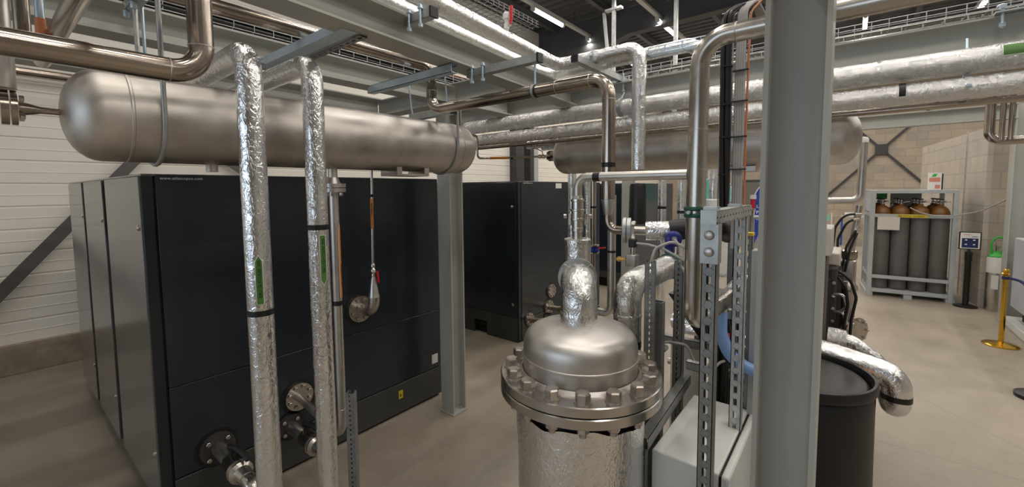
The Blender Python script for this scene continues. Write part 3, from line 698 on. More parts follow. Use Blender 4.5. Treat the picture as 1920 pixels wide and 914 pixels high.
f4 = insulated('insulated_pipe', [(-1.29, -2, 2.69), (-1.69, 2.66, 2.69), (-1.085, 2.66, 2.69), (-1.085, 2.66, 1.92)], 0.044, 'foil-wrapped pipe turning right and dropping vertically in front of the far tank', bend=0.075, mat='foil_smooth', bands=[((-1.085, 2.66, 1.885), (0, 0, 1), 0.02)])
MB().lathe((-1.085, 2.66, 1.83), (0, 0, -1), [(0.046, 0), (0.052, 0.02), (0.056, 0.26)], 20).build('rubber_sleeve', 'black_rubber', f4)
h1 = insulated('insulated_pipe', [(-2.92, 2.95, 2.385), (3.2, 2.95, 2.385)], 0.060, 'upper of two long foil pipes running under the cross beam to the right', mat='foil_rough')
h2 = insulated('insulated_pipe', [(-2.95, 2.93, 2.255), (3.2, 2.93, 2.262)], 0.052, 'lower of two long foil pipes running under the cross beam, black band on it', mat='foil_rough', bands=[((0.175, 2.93, 2.262), (1, 0, 0), 0.025)])
arrow_label((0.50, 2.95, 2.385), (1, 0, 0), (0, -1, 0.35), 0.3, 0.06, 'green_label', h1, '', 0.06, r=0.060)
# bare steel conduits behind
insulated('steel_pipe', [(-3.0, 3.0, 2.195), (3.2, 3.0, 2.20)], 0.016, 'thin bare pipe running below the two long foil pipes', mat='brown_steel', n=14)
for (x, z, r, lab) in ((0.40, 2.262, 0.056, 'pipe clamp on the lower long foil pipe, right of the black band'), (-1.25, 2.262, 0.056, 'pipe clamp on the lower long foil pipe, left of the vertical foil drop'), (-1.33, 2.385, 0.064, 'pipe clamp on the upper long foil pipe behind the brown pipe')):
    t = thing('pipe_clamp', lab, 'clamp', (x, 2.94, z))
    MB().lathe((x-0.012, 2.94, z), (1, 0, 0), [(r+0.003, 0), (r+0.003, 0.024)], 20).build('ring', 'galvanised', t)
    MB().tube([(x, 2.94, z+r), (x, 2.99, 2.50)], 0.006, n=8).build('threaded_rod', 'zinc_blue', t)
    for sg in (-1, 1): MB().hexbolt((x, 2.94+sg*(r+0.012), z-0.008), (0, 0, 1), 0.016, 0.012, 0.009).build('clamp_bolt', 'zinc_blue', t)
# pipe support strut over the cross beam
t = thing('pipe_support', 'strut with black end cap lying on the cross beam under the foil bend', 'bracket', (-1.40, 2.75, 2.6))
MB().strut((-1.40, 2.40, 2.622), (-1.40, 3.25, 2.622), (1, 0, 0), holes=False).build('strut', 'galvanised', t)
MB().box((-1.423, 2.388, 2.600), (-1.377, 2.40, 2.644)).build('end_cap', 'black_plastic', t)
for y in (3.06, 3.16): MB().tube([(-1.37, y, 2.66), (-1.37, y, 2.52)], 0.006, n=8).hexbolt((-1.37, y, 2.54), (0, 0, -1), 0.02, 0.012, 0.012).build('clamp_bolt', 'zinc_blue', t)
t = thing('pipe_clamp', 'ring clamp on the foil pipe above the black-capped strut', 'clamp', (-1.40, 2.66, 2.69))
MB().lathe((-1.412, 2.66, 2.69), (1, 0, 0), [(0.048, 0), (0.048, 0.024)], 22).build('ring', 'galvanised', t)
for sg in (-1, 1): MB().hexbolt((-1.40, 2.66+sg*0.056, 2.685), (0, 0, 1), 0.016, 0.014, 0.009).build('clamp_bolt', 'zinc_blue', t)
t = thing('beam_clamp', 'galvanised double clamp on top of the long cross beam at the far right', 'clamp', (0.54, 3.1, 2.6))
for x in (0.515, 0.60):
    MB().tube([(x, 3.02, 2.53), (x, 3.02, 2.64), (x, 3.12, 2.66)], 0.006, 0.02, n=10).hexbolt((x, 3.02, 2.555), (0, 0, -1), 0.022, 0.016, 0.013).hexbolt((x, 3.02, 2.62), (0, 0, 1), 0.022, 0.016, 0.013).build('clamp_bolt', 'zinc_blue', t)
MB().box((0.49, 3.0, 2.600), (0.63, 3.06, 2.608)).build('clamp_plate', 'galvanised', t)

insulated('steel_pipe', [(-2.2, 3.22, 2.625), (3.0, 3.22, 2.63)], 0.020, 'thin bare pipe lying on top of the long cross beam', mat='brown_steel', n=14)
t = thing('cable_tray', 'second higher wire tray glimpsed behind the vertical foil drop', 'cable tray', (-0.5, 3.9, 2.85))
mesh_tray((-3.0, 3.95, 2.86), (2.5, 3.95, 2.86), (0, 1, 0), 0.15, 0.06, 0.09, MB(), 0.003).build('wire_mesh', 'galvanised', t)
for k in range(3): MB().tube([(-3.0, 3.92+0.03*k, 2.875), (0, 3.91+0.03*k, 2.88), (2.5, 3.92+0.03*k, 2.875)], 0.011, bend=0.3, n=8).build('cable', ('black_cable', 'grey_cable', 'black_cable')[k], t)
# automatic air vent valve with red handle on the foil pipe
t = thing('air_vent_valve', 'white vent valve with a red lever on top of the overhead foil pipe', 'valve', (-1.61, 2.00, 2.73))
x, y = -1.63, 2.00
MB().lathe((x, y, 2.725), (0, 0, 1), [(0.010, 0), (0.010, 0.02), (0.016, 0.022), (0.016, 0.05), (0.010, 0.052), (0.012, 0.07), (0.022, 0.078), (0.022, 0.105), (0.015, 0.112), (0.015, 0.118)], 16).build('valve_body', 'white_plastic', t)
MB().cyl((x+0.012, y, 2.765), (x+0.03, y, 2.765), 0.007, n=10).build('stem', 'bright_steel', t)
MB().tube([(x+0.03, y, 2.765), (x+0.034, y+0.002, 2.80), (x+0.034, y+0.004, 2.872)], [0.006, 0.009, 0.010], n=10).build('lever_handle', 'red', t)

# ================================================================== BARE STAINLESS PIPES
def steelpipe(pts, r, lab, bend=0.08, mat='brown_steel', n=22, welds=(), name='steel_pipe'):
    t = thing(name, lab, 'pipe', V(pts[len(pts)//2]))
    MB().tube(pts, r, bend, n=n, arc=10).build('pipe_run', mat, t)
    for p, d in welds: MB().lathe(V(p)-V(d)*0.0015, d, [(r+0.0002, 0), (r+0.0012, 0.001), (r+0.0012, 0.003), (r+0.0002, 0.004)], n).build('weld_seam', 'bolt_steel', t)
    return t
a1 = steelpipe([(-1.43, -2.2, 2.128), (-1.44, 0.412, 2.128), (-1.44, 0.412, 2.52), (-0.20, 0.412, 2.52)], 0.0305, 'thick bare brownish pipe crossing the upper left corner and turning up', bend=0.075, welds=[((-1.44, 0.335, 2.128), (0, 1, 0)), ((-1.44, 0.412, 2.205), (0, 0, 1))])
s0 = steelpipe([(-2.02, -2.2, 2.54), (-2.02, 1.75, 2.54), (-2.02, 1.75, 2.285), (-0.850, 1.75, 2.285), (-0.850, 1.75, 1.75)], 0.030, 'long brownish steel pipe looping under the beams and dropping in the centre', bend=0.085, welds=[((-2.02, 1.75, 2.40), (0, 0, 1)), ((-1.12, 1.75, 2.285), (1, 0, 0)), ((-0.94, 1.75, 2.285), (1, 0, 0)), ((-0.85, 1.75, 2.19), (0, 0, 1))])
MB().lathe((-0.85, 1.75, 1.752), (0, 0, -1), [(0.030, 0), (0.031, 0.004), (0.020, 0.062), (0.0195, 0.068)], 22).build('reducer', 'pickled_steel', s0)
MB().tube([(-0.85, 1.75, 1.69), (-0.85, 1.75, 1.617), (-0.765, 1.75, 1.617)], 0.019, 0.045, n=18).build('lower_elbow', 'brown_steel', s0)
band((-0.85, 1.75, 1.905), (0, 0, 1), 0.0312, 0.02, 'black_tape', s0)
f = MB(); flange(f, (-0.778, 1.75, 1.617), (0.94, 0.34, 0), 0.058, 0.014, 26); flange(f, (-0.762, 1.756, 1.617), (0.94, 0.34, 0), 0.056, 0.016, 26); fo = f.build('flange_pair', 'galvanised', s0)
for k in range(4):
    a = math.pi/4+math.pi/2*k; u, v, d = basis((0.94, 0.34, 0)); c = V((-0.747, 1.761, 1.617))+u*(0.042*math.cos(a))+v*(0.042*math.sin(a))
    MB().hexbolt(c, d, 0.02, 0.014, 0.0).build('flange_bolt', 'bolt_steel', fo)
t = thing('pipe_clamp', 'black-lined ring clamp with rod on the looping brownish pipe', 'clamp', (-1.248, 1.75, 2.285))
MB().lathe((-1.262, 1.75, 2.285), (1, 0, 0), [(0.034, 0), (0.034, 0.028)], 22).build('rubber_ring', 'black_rubber', t)
MB().lathe((-1.256, 1.75, 2.285), (1, 0, 0), [(0.036, 0), (0.036, 0.016)], 22).build('steel_ring', 'galvanised', t)
MB().tube([(-1.248, 1.75, 2.32), (-1.248, 1.75, 2.48)], 0.005, n=8).build('threaded_rod', 'zinc_blue', t)
s2 = steelpipe([(1.3, 1.5, 2.283), (-0.405, 1.5, 2.283), (-0.405, 1.475, 1.338), (-0.385, 1.95, 1.345)], 0.0305, 'thick bare steel pipe running behind the big column and dropping to the strut frame', bend=0.085, welds=[((-0.30, 1.5, 2.283), (1, 0, 0)), ((-0.405, 1.499, 2.19), (0, 0, 1)), ((-0.405, 1.493, 1.99), (0, 0, 1)), ((-0.405, 1.49, 1.86), (0, 0, 1)), ((-0.405, 1.48, 1.43), (0, 0, 1))], mat='drop_steel')
t = thing('pipe_clamp', 'dark green rubber-lined clamp holding the drop pipe to the strut frame', 'clamp', (-0.405, 1.488, 1.72))
for z in (1.709, 1.731): MB().lathe((-0.405, 1.488, z-0.007), (0, 0, 1), [(0.036, 0), (0.038, 0.004), (0.038, 0.010), (0.036, 0.014)], 24).build('ring', 'green_clamp', t)
MB().cyl((-0.415, 1.435, 1.72), (-0.415, 1.452, 1.72), 0.006, n=10).build('screw', 'galvanised', t)
MB().tube([(-0.372, 1.475, 1.72), (-0.345, 1.42, 1.72)], 0.007, n=8).build('threaded_rod', 'galvanised', t)
s3 = steelpipe([(-2.12, 1.155, 1.915), (-2.12, 1.155, 0.462), (-2.745, 1.210, 0.468)], 0.0235, 'bare steel drop pipe from the left tank, orange label, behind the right foil pipe', bend=0.09, mat='pickled_steel', welds=[((-2.12, 1.155, 0.62), (0, 0, 1))])
f = MB(); flange(f, (-2.12, 1.155, 1.838), (0, 0, -1), 0.062, 0.02, 26); flange(f, (-2.12, 1.155, 1.814), (0, 0, -1), 0.062, 0.02, 26); f.lathe((-2.12, 1.155, 1.87), (0, 0, -1), [(0.024, 0), (0.036, 0.032)], 22); fo = f.build('flange_pair', 'pickled_steel', s3)
for k in range(4):
    a = 2*math.pi*k/4+0.4
    MB().hexbolt((-2.12+0.048*math.cos(a), 1.155+0.048*math.sin(a), 1.794), (0, 0, -1), 0.018, 0.016, 0.0).build('flange_bolt', 'bolt_steel', fo)
arrow_label((-2.12, 1.155, 1.235), (0, 0, 1), (0.75, 0.66, 0), 0.36, 0.028, 'orange_label', s3, 'AIR COMPRIME', 0.035, r=0.0235)
band((-2.12, 1.155, 1.205), (0, 0, 1), 0.0242, 0.025, 'black_tape', s3)
tag(MB().strut((-1.95, 1.115, 0), (-1.95, 1.115, 0.78), (0.6, -0.8, 0), pitch=0.025, slot=(0.008, 0.010)).build('strut_channel', 'galvanised_dark'), 'short slotted post at the foot of the tank drop pipe, right of the foil pipes', 'strut')
s4 = steelpipe([(-2.60, 1.70, 1.98), (-2.60, 1.685, 1.285)], 0.0095, 'thin riser with orange label and red-handled ball valve on the left compressor', mat='bright_steel', n=14, name='gauge_riser')
band((-2.60, 1.694, 1.765), (0, 0, 1), 0.0125, 0.02, 'black_tape', s4)
arrow_label((-2.60, 1.692, 1.745), (0, 0, -1), (0.77, -0.63, 0), 0.20, 0.019, 'orange_label', s4, 'AIR COMPRIME', 0.02, r=0.0105)
MB().lathe((-2.60, 1.686, 1.29), (0, 0, -1), [(0.012, 0), (0.015, 0.004), (0.015, 0.022), (0.010, 0.024), (0.013, 0.035), (0.018, 0.042), (0.018, 0.062), (0.012, 0.07), (0.014, 0.076), (0.014, 0.09)], 16).build('ball_valve', 'bright_steel', s4)
MB().tube([(-2.595, 1.672, 1.235), (-2.57, 1.69, 1.235)], 0.006, n=8).build('valve_stem', 'bright_steel', s4)
MB().bar((-2.574, 1.703, 1.238), (-2.570, 1.708, 1.155), 0.008, 0.020, (1, 0, 0)).build('lever_handle', 'red', s4, bevel=0.003)
MB().lathe((-2.60, 1.686, 1.20), (0, 0, -1), [(0.013, 0), (0.020, 0.03), (0.036, 0.13), (0.040, 0.145)], 22).build('cone_reducer', 'pickled_steel', s4)
MB().tube([(-2.60, 1.686, 1.055), (-2.60, 1.682, 0.945), (-2.745, 1.676, 0.945)], 0.040, 0.085, n=22, arc=12).build('elbow', 'bolt_steel', s4)
# upper left bits
steelpipe([(-0.2, 0.20, 2.30), (-2.42, 0.178, 2.30)], 0.024, 'bare pipe stub high at the left running back to an open end', mat='brown_steel')
v = thing('steel_pipe', 'vertical pipe pair at the far top left corner above the flange', 'pipe', (-2.12, 0.085, 2.2))
MB().tube([(-2.12, 0.062, 2.135), (-2.12, 0.062, 2.9)], 0.034, n=20).build('pipe_run', 'pickled_steel', v)
MB().tube([(-2.06, 0.115, 2.30), (-2.06, 0.115, 2.9)], 0.020, n=18).build('small_pipe', 'brown_steel', v)
t = thing('copper_stub', 'short copper-coloured tube with clear sleeve beside the top left pipes', 'pipe', (-2.0, 0.17, 2.3))
MB().tube([(-2.0, 0.150, 2.27), (-2.0, 0.150, 2.345)], 0.013, n=14).build('copper_end', 'orange_cable', t)
MB().tube([(-2.0, 0.150, 2.345), (-2.0, 0.150, 2.8)], 0.011, n=14).build('sleeve', 'zinc_blue', t)
tag(MB().tube([(-6.33, -0.6, 2.98), (-6.33, 2.2, 2.98)], 0.045, n=14).build('conduit_pipe', 'brown_steel'), 'dark conduit along the cladding above the left tank', 'pipe')
# pipe between tanks with orange label
s5 = steelpipe([(-2.60, 2.30, 2.275), (-2.60, 2.765, 2.275), (-2.60, 2.768, 2.078), (-2.44, 3.05, 2.088), (-2.13, 3.24, 2.10)], 0.0095, 'thin bent pipe with orange section joining the far tank valve', bend=0.03, mat='brown_steel', n=12)
MB().tube([(-2.545, 2.866, 2.0815), (-2.46, 3.015, 2.087)], 0.0115, n=12).build('pipe_label', 'orange_label', s5)
band((-2.44, 3.05, 2.088), (0.5, 0.8, 0), 0.014, 0.02, 'black_tape', s5)
MB().lathe((-2.235, 3.175, 2.095), (0.85, 0.52, 0.02), [(0.012, 0), (0.018, 0.01), (0.018, 0.03), (0.013, 0.032), (0.020, 0.045), (0.020, 0.065), (0.014, 0.07), (0.018, 0.09)], 16).build('ball_valve', 'bright_steel', s5)
MB().tube([(-2.20, 3.195, 2.11), (-2.20, 3.195, 2.14), (-2.24, 3.17, 2.165), (-2.285, 3.14, 2.175)], 0.005, 0.01, n=8).build('lever_handle', 'brown_steel', s5)

# ================================================================== CENTRAL VESSEL
VX, VY, VZ = -0.76, 1.34, 1.14
ve = thing('filter_vessel', 'bolted stainless domed vessel with foil-wrapped body in the centre foreground', 'vessel', (VX, VY, 0))
R = 0.206; pr = [(R, 0.0), (R, 0.055), (R+0.002, 0.057), (R+0.002, 0.064), (R, 0.066), (R, 0.085)]
pr += [(R*q, h_) for q, h_ in ((0.999, 0.096), (0.993, 0.107), (0.981, 0.118), (0.962, 0.128), (0.935, 0.137), (0.90, 0.145), (0.85, 0.152), (0.78, 0.159), (0.68, 0.166), (0.55, 0.172), (0.40, 0.177), (0.2, 0.180), (0.005, 0.181))]
MB().lathe((VX, VY, VZ), (0, 0, 1), [(R+0.014, 0), (R+0.004, 0.012)]+pr, 72).build('dome', 'dome_steel', ve)
MB().lathe((VX, VY, VZ-0.034), (0, 0, 1), [(0.20, 0), (0.287, 0), (0.290, 0.003), (0.290, 0.031), (0.287, 0.034), (0.20, 0.034)], 96, False, False).build('top_flange', 'flange_steel', ve)
MB().lathe((VX, VY, VZ-0.071), (0, 0, 1), [(0.20, 0), (0.287, 0), (0.290, 0.003), (0.290, 0.031), (0.287, 0.034), (0.20, 0.034)], 96, False, False).build('bottom_flange', 'flange_steel', ve)
MB().lathe((VX, VY, VZ-0.0375), (0, 0, 1), [(0.275, 0), (0.275, 0.004)], 64).build('gasket', 'black_rubber', ve)
bolt = None
for k in range(16):
    a = 2*math.pi*(k+0.42)/16
    if bolt is None:
        bolt = MB().hexbolt((VX, VY, VZ), (0, 0, 1), 0.042, 0.029, 0.0285).build('flange_bolt', 'bolt_steel', ve)
        nut = MB().hexbolt((VX, VY, VZ-0.071), (0, 0, -1), 0.036, 0.024, 0.0).cyl((VX, VY, VZ-0.095), (VX, VY, VZ-0.112), 0.012, n=12).build('nut', 'bolt_steel', bolt)
        b = bolt; bb = nut
    else:
        b = bolt.copy(); COL.objects.link(b); b.parent = ve; bb = nut.copy(); COL.objects.link(bb); bb.parent = b
    b.location = (0.251*math.cos(a), 0.251*math.sin(a), 0); b.rotation_euler = (0, 0, random.uniform(0, 1.0))
# the bolts' meshes sit around the vessel axis, so the offset above places them on the bolt circle
MB().lathe((VX, VY, VZ-0.30), (0, 0, 1), [(0.200, 0), (0.203, 0.10), (0.203, 0.203)], 64).build('neck', 'dark_steel', ve)
def jacket():
    mb = MB(); n = 96; z0, vs, fs = 0.05, [], []
    rows = [0.05, 0.3, 0.5, 0.7, 0.85, 0.93, 1.0]
    for i, q in enumerate(rows):
        for k in range(n):
            a = 2*math.pi*k/n
            top = VZ-0.145+0.024*math.sin(a+2.6)+0.006*math.sin(5*a)+0.004*math.sin(13*a)
            z = 0.05+(top-0.05)*(q-0.05)/0.95
            rr = 0.229+0.0015*math.sin(7*a+i)+(0.004*math.sin(3*a+2) if i >= 5 else 0)
            vs.append((VX+rr*math.cos(a), VY+rr*math.sin(a), z))
    for k in range(n):
        a = 2*math.pi*k/n; x, y, z = vs[(len(rows)-1)*n+k]; vs.append((VX+0.222*math.cos(a), VY+0.222*math.sin(a), z-0.004))
    for k in range(n):
        a = 2*math.pi*k/n; z = vs[(len(rows)-1)*n+k][2]; vs.append((VX+0.215*math.cos(a), VY+0.215*math.sin(a), z-0.10))
    R_ = len(rows)+2
    for i in range(R_-1):
        for k in range(n):
            k2 = (k+1) % n; fs.append((i*n+k, i*n+k2, (i+1)*n+k2, (i+1)*n+k))
    return mb.add(vs, fs)
jacket().build('foil_jacket', 'foil_smooth', ve)
for k in range(3):
    a = 2*math.pi*k/3+0.5
    MB().box((VX+0.19*math.cos(a)-0.03, VY+0.19*math.sin(a)-0.03, 0), (VX+0.19*math.cos(a)+0.03, VY+0.19*math.sin(a)+0.03, 0.06)).build('foot', 'dark_steel', ve)
# outlet elbow on the dome, wrapped in foil
el = thing('foil_elbow', 'fat foil-wrapped elbow rising from the vessel dome to a bare flange', 'pipe', (VX, VY, 1.30))
ld = V((-0.535, 0.845, 0)).normalized()
E0 = V((VX-0.004, VY, 1.31)); E1 = V((E0.x, E0.y, 1.452)); E2 = E1+ld*0.13
MB().tube([E0, E1, E2], 0.066, 0.082, n=30, arc=14).build('foil_jacket', 'foil_smooth', el)
MB().lathe((E0.x, E0.y, 1.309), (0, 0, 1), [(0.067, 0), (0.0678, 0.006), (0.0678, 0.042), (0.0668, 0.046)], 30).build('foil_collar', 'foil_smooth', el)
f = MB(); flange(f, E2-ld*0.016, ld, 0.076, 0.014, 30); flange(f, E2, ld, 0.076, 0.014, 30); fo = f.build('flange_pair', 'galvanised', el)
for k in range(4):
    a = math.pi/4+math.pi/2*k; u, v_, d = basis(-ld); MB().hexbolt(E2-ld*0.016+u*(0.068*math.cos(a))+v_*(0.068*math.sin(a)), -ld, 0.016, 0.010, 0.0).build('flange_bolt', 'bolt_steel', fo)
TX, TY = -0.862, 1.50
tee = thing('foil_tee', 'foil-wrapped tee body behind the vessel elbow, carrying hose couplings', 'pipe', (TX, TY, 1.40))
MB().tube([(TX, TY, 1.38), (TX, TY, 1.592)], 0.0535, n=28).build('foil_jacket', 'foil_smooth', tee)
MB().lathe((TX, TY, 1.590), (0, 0, 1), [(0.0540, 0), (0.0545, 0.006), (0.0520, 0.010), (0.028, 0.009)], 28).build('top_rim', 'foil_smooth', tee)
MB().tube([(TX+0.046, TY-0.07, 1.455), (TX, TY, 1.455)], 0.045, n=20).build('branch', 'bolt_steel', tee)
cp = thing('hose_coupling', 'stack of cam-lock couplings between the foil tee and the level crossing pipe', 'coupling', (TX, TY, 1.66))
MB().lathe((TX, TY, 1.598), (0, 0, 1), [(0.020, 0), (0.020, 0.03), (0.024, 0.032), (0.024, 0.045), (0.022, 0.047), (0.022, 0.075), (0.028, 0.077), (0.028, 0.084), (0.025, 0.086), (0.025, 0.112), (0.028, 0.114), (0.028, 0.120), (0.024, 0.122), (0.024, 0.150), (0.027, 0.152), (0.027, 0.160), (0.022, 0.163), (0.019, 0.175)], 24).build('coupling_body', 'bright_steel', cp)
for sg in (-1, 1):
    c = V((TX, TY, 1.70))+V((0.86, 0.5, 0))*(sg*0.030)
    MB().bar(c, c+V((0, 0, -0.045)), 0.008, 0.012, (1, 0, 0)).build('cam_lever', 'bolt_steel', cp)
    MB().lathe(c+V((0.86, 0.5, 0))*(sg*0.014)+V((0, 0, -0.01)), (0.86*sg, 0.5*sg, 0), [(0.009, 0), (0.009, 0.012)], 12).build('pull_ring', 'bolt_steel', cp)
s6 = steelpipe([(TX, TY, 1.772), (TX, TY, 1.846), (-0.437, TY, 1.846)], 0.0175, 'level bare pipe from the couplings to the thick drop pipe, dark band on it', bend=0.045, mat='pickled_steel')
band((-0.775, TY, 1.846), (1, 0, 0), 0.0185, 0.028, 'black_tape', s6)
# second foil elbow
e2 = thing('foil_elbow', 'second fat foil elbow standing right of the vessel and turning back to a green clamp', 'pipe', (-0.748, 1.735, 0.0))
MB().tube([(-0.748, 1.735, 0.0), (-0.748, 1.735, 1.378), (-0.748, 2.27, 1.385)], 0.0595, 0.08, n=30, arc=14).build('foil_jacket', 'foil_smooth', e2)
for p, d in (((-0.748, 1.735, 1.25), (0, 0, 1)), ((-0.748, 1.90, 1.38), (0, 1, 0)), ((-0.748, 2.21, 1.384), (0, 1, 0))):
    MB().lathe(V(p)-V(d)*0.006, d, [(0.060, 0), (0.062, 0.004), (0.062, 0.010), (0.060, 0.014)], 28).build('foil_seam', 'foil_smooth', e2)
band((-0.748, 1.735, 1.125), (0, 0, 1), 0.0605, 0.03, 'black_tape', e2)
f = MB(); flange(f, (-0.748, 2.27, 1.385), (0, 1, 0), 0.069, 0.016, 26); flange(f, (-0.748, 2.29, 1.385), (0, 1, 0), 0.069, 0.016, 26); f.build('flange_pair', 'green_clamp', e2)
# foil insulated meter body right of SS loop
fm = thing('flow_meter', 'short foil-wrapped body with black insulated elbow right of the pipe flange', 'pipe', (-0.62, 1.80, 1.61))
MB().tube([(-0.735, 1.768, 1.617), (-0.69, 1.785, 1.617)], 0.019, n=16).build('neck', 'bolt_steel', fm)
MB().tube([(-0.69, 1.785, 1.617), (-0.595, 1.82, 1.620)], 0.041, n=24).build('foil_jacket', 'foil', fm)
MB().tube([(-0.60, 1.818, 1.620), (-0.52, 1.85, 1.632), (-0.44, 1.94, 1.632), (-0.42, 2.05, 1.60)], 0.044, 0.06, n=22).build('black_sleeve', 'black_rubber', fm)
hw = thing('blue_transmitter', 'round blue instrument head with a grey cable, below the foil body', 'instrument', (-0.575, 1.74, 1.58))
MB().lathe((-0.575, 1.78, 1.59), (0.45, -0.86, 0.1), [(0.014, 0), (0.03, 0.006), (0.033, 0.012), (0.033, 0.03), (0.026, 0.036), (0.012, 0.038)], 24).build('head', 'valve_blue', hw)
MB().lathe((-0.557, 1.746, 1.594), (0.45, -0.86, 0.1), [(0.010, 0), (0.010, 0.012)], 14).build('cable_gland', 'galvanised', hw)
MB().box((-0.60, 1.755, 1.53), (-0.565, 1.79, 1.57)).build('base', 'valve_blue', hw, bevel=0.006)
MB().tube([(-0.553, 1.738, 1.593), (-0.53, 1.72, 1.575), (-0.49, 1.73, 1.555), (-0.45, 1.78, 1.55)], 0.005, 0.02, n=8).build('cable', 'grey_cable', hw)
sv = thing('solenoid_valve', 'black solenoid plug on a steel block, left of the slotted post top', 'valve', (-0.70, 1.80, 1.5))
MB().box((-0.722, 1.675, 1.555), (-0.692, 1.705, 1.590)).build('plug', 'black_plastic', sv, bevel=0.004)
MB().cyl((-0.707, 1.69, 1.52), (-0.707, 1.69, 1.555), 0.010, n=12).build('stem', 'bright_steel', sv)
MB().box((-0.732, 1.67, 1.475), (-0.688, 1.71, 1.525)).build('block', 'bolt_steel', sv, bevel=0.004)
MB().tube([(-0.692, 1.69, 1.572), (-0.64, 1.69, 1.570), (-0.58, 1.70, 1.555), (-0.50, 1.72, 1.51)], 0.005, 0.03, n=8).build('cable', 'grey_cable', sv)
MB().tube([(-0.735, 1.69, 1.50), (-0.775, 1.68, 1.50)], 0.007, n=8).hexbolt((-0.755, 1.686, 1.50), (-1, 0, 0), 0.02, 0.014, 0).build('side_fitting', 'brass', sv)
tag(MB().tube([(-0.62, 1.66, 1.50), (-0.61, 1.68, 1.56), (-0.56, 1.72, 1.585), (-0.50, 1.76, 1.56), (-0.47, 1.8, 1.53)], 0.006, 0.04, n=10).build('instrument_cable', 'grey_cable'), 'grey cable arching over the top of the slotted left post', 'cable')

# ================================================================== STRUT FRAME (central skid)
def strut_thing(p0, p1, front, lab, mat='galvanised', **kw):
    return tag(MB().strut(p0, p1, front, **kw).build('strut_channel', mat), lab, 'strut')
fs_ = thing('strut_stand', 'tall slotted galvanised strut with bolted top bar, in front of the grey box', 'strut', (-0.325, 1.36, 0))
MB().strut((-0.325, 1.36, 0.0), (-0.325, 1.36, 1.70), (0, -1, 0)).build('front_upright', 'galvanised_dark', fs_)
MB().strut((-0.328, 1.33, 1.712), (-0.322, 1.86, 1.712), (1, 0, 0), wd=0.041, dp=0.041, pitch=0.04, slot=(0.010, 0.022)).build('top_bar', 'galvanised', fs_)
MB().box((-0.3485, 1.328, 1.693), (-0.3045, 1.331, 1.7345)).build('end_plate', 'galvanised', fs_)
MB().box((-0.350, 1.3365, 1.575), (-0.300, 1.339, 1.692)).box((-0.3035, 1.337, 1.575), (-0.300, 1.378, 1.692)).build('corner_bracket', 'galvanised', fs_)
for z in (1.66, 1.61): MB().lathe((-0.325, 1.3365, z), (0, -1, 0), [(0.014, 0), (0.0145, 0.003), (0.012, 0.010), (0.006, 0.012)], 20).build('bolt', 'bolt_steel', fs_)
for (x, y, lab) in ((-0.335, 1.40, ''), (-0.325, 1.68, '')): MB().box((x-0.02, y-0.02, 1.733), (x+0.02, y+0.02, 1.742)).build('cap_plate', 'galvanised', fs_)
MB().strut((-0.325, 1.80, 0.0), (-0.325, 1.80, 1.69), (0, -1, 0)).build('rear_upright', 'galvanised', fs_)
u2 = thing('strut_channel', 'slotted strut with yellow top cap, behind the tall strut frame', 'strut', (-0.333, 2.0, 0))
MB().strut((-0.335, 2.0, 0), (-0.335, 2.0, 1.60), (0, -1, 0)).build('channel', 'galvanised_dark', u2)
MB().box((-0.357, 1.977, 1.60), (-0.313, 2.023, 1.612)).build('end_cap', 'yellow', u2)
tag(MB().box((-0.312, 1.95, 0.3), (-0.262, 2.02, 1.545)).build('cable_trunking', 'rack_grey', bevel=0.003), 'plain grey upright trunking between the yellow-capped strut and the big column', 'trunking')
strut_thing((-0.622, 1.665, 0), (-0.622, 1.665, 1.508), (0.3, -1, 0), 'slotted post standing in front of the second foil elbow', 'galvanised_dark', pitch=0.025, slot=(0.007, 0.014))
strut_thing((-0.612, 1.735, 0), (-0.612, 1.735, 1.33), (1, 0, 0), 'plain post just right of the slotted post behind the vessel', 'galvanised_dark', holes=False)
strut_thing((-0.618, 2.03, 0), (-0.618, 2.03, 1.46), (0, -1, 0), 'thin slotted post left of the thick drop pipe', 'galvanised_dark', pitch=0.025, slot=(0.009, 0.014))
strut_thing((-0.552, 1.425, 0.892), (-0.585, 2.05, 0.892), (0, 0, 1), 'horizontal strut rail running back along the left of the grey box', 'galvanised_dark', holes=False)
t = thing('strut_channel', 'short post with green foot cap carrying the near end of the strut rail', 'strut', (-0.552, 1.45, 0))
MB().strut((-0.556, 1.437, 0), (-0.556, 1.437, 0.868), (0, -1, 0), holes=False, wd=0.03, dp=0.03).build('channel', 'galvanised_dark', t)
MB().box((-0.574, 1.413, 0.853), (-0.538, 1.420, 0.872)).build('end_cap', 'green_clamp', t)
strut_thing((-0.70, 2.25, 1.225), (-0.30, 2.25, 1.225), (0, -1, 0), 'level strut rail behind the frame, at the height of the drop pipe elbow', 'galvanised_dark', holes=False)
strut_thing((-0.80, 2.30, 0.98), (-0.30, 2.30, 0.98), (0, -1, 0), 'lower level strut rail across the back of the frame', 'galvanised_dark', holes=False)
strut_thing((-0.66, 2.32, 0.855), (-0.30, 2.32, 0.855), (0, -1, 0), 'lowest level strut rail behind the grey box', 'galvanised', holes=False)
strut_thing((-0.42, 2.03, 1.245), (-0.30, 2.03, 1.245), (0, -1, 0), 'short level strut between the uprights near the blue hose', 'galvanised', holes=False)
t = thing('hand_valve', 'small valve with a red handle, left of the second foil elbow', 'valve', (-0.80, 1.92, 1.33))
MB().lathe((-0.835, 1.90, 1.30), (0, 0, 1), [(0.012, 0), (0.018, 0.005), (0.018, 0.03), (0.01, 0.035), (0.01, 0.05)], 14).build('valve_body', 'bolt_steel', t)
MB().bar((-0.84, 1.89, 1.355), (-0.79, 1.92, 1.375), 0.018, 0.008).build('lever_handle', 'red', t, bevel=0.002)
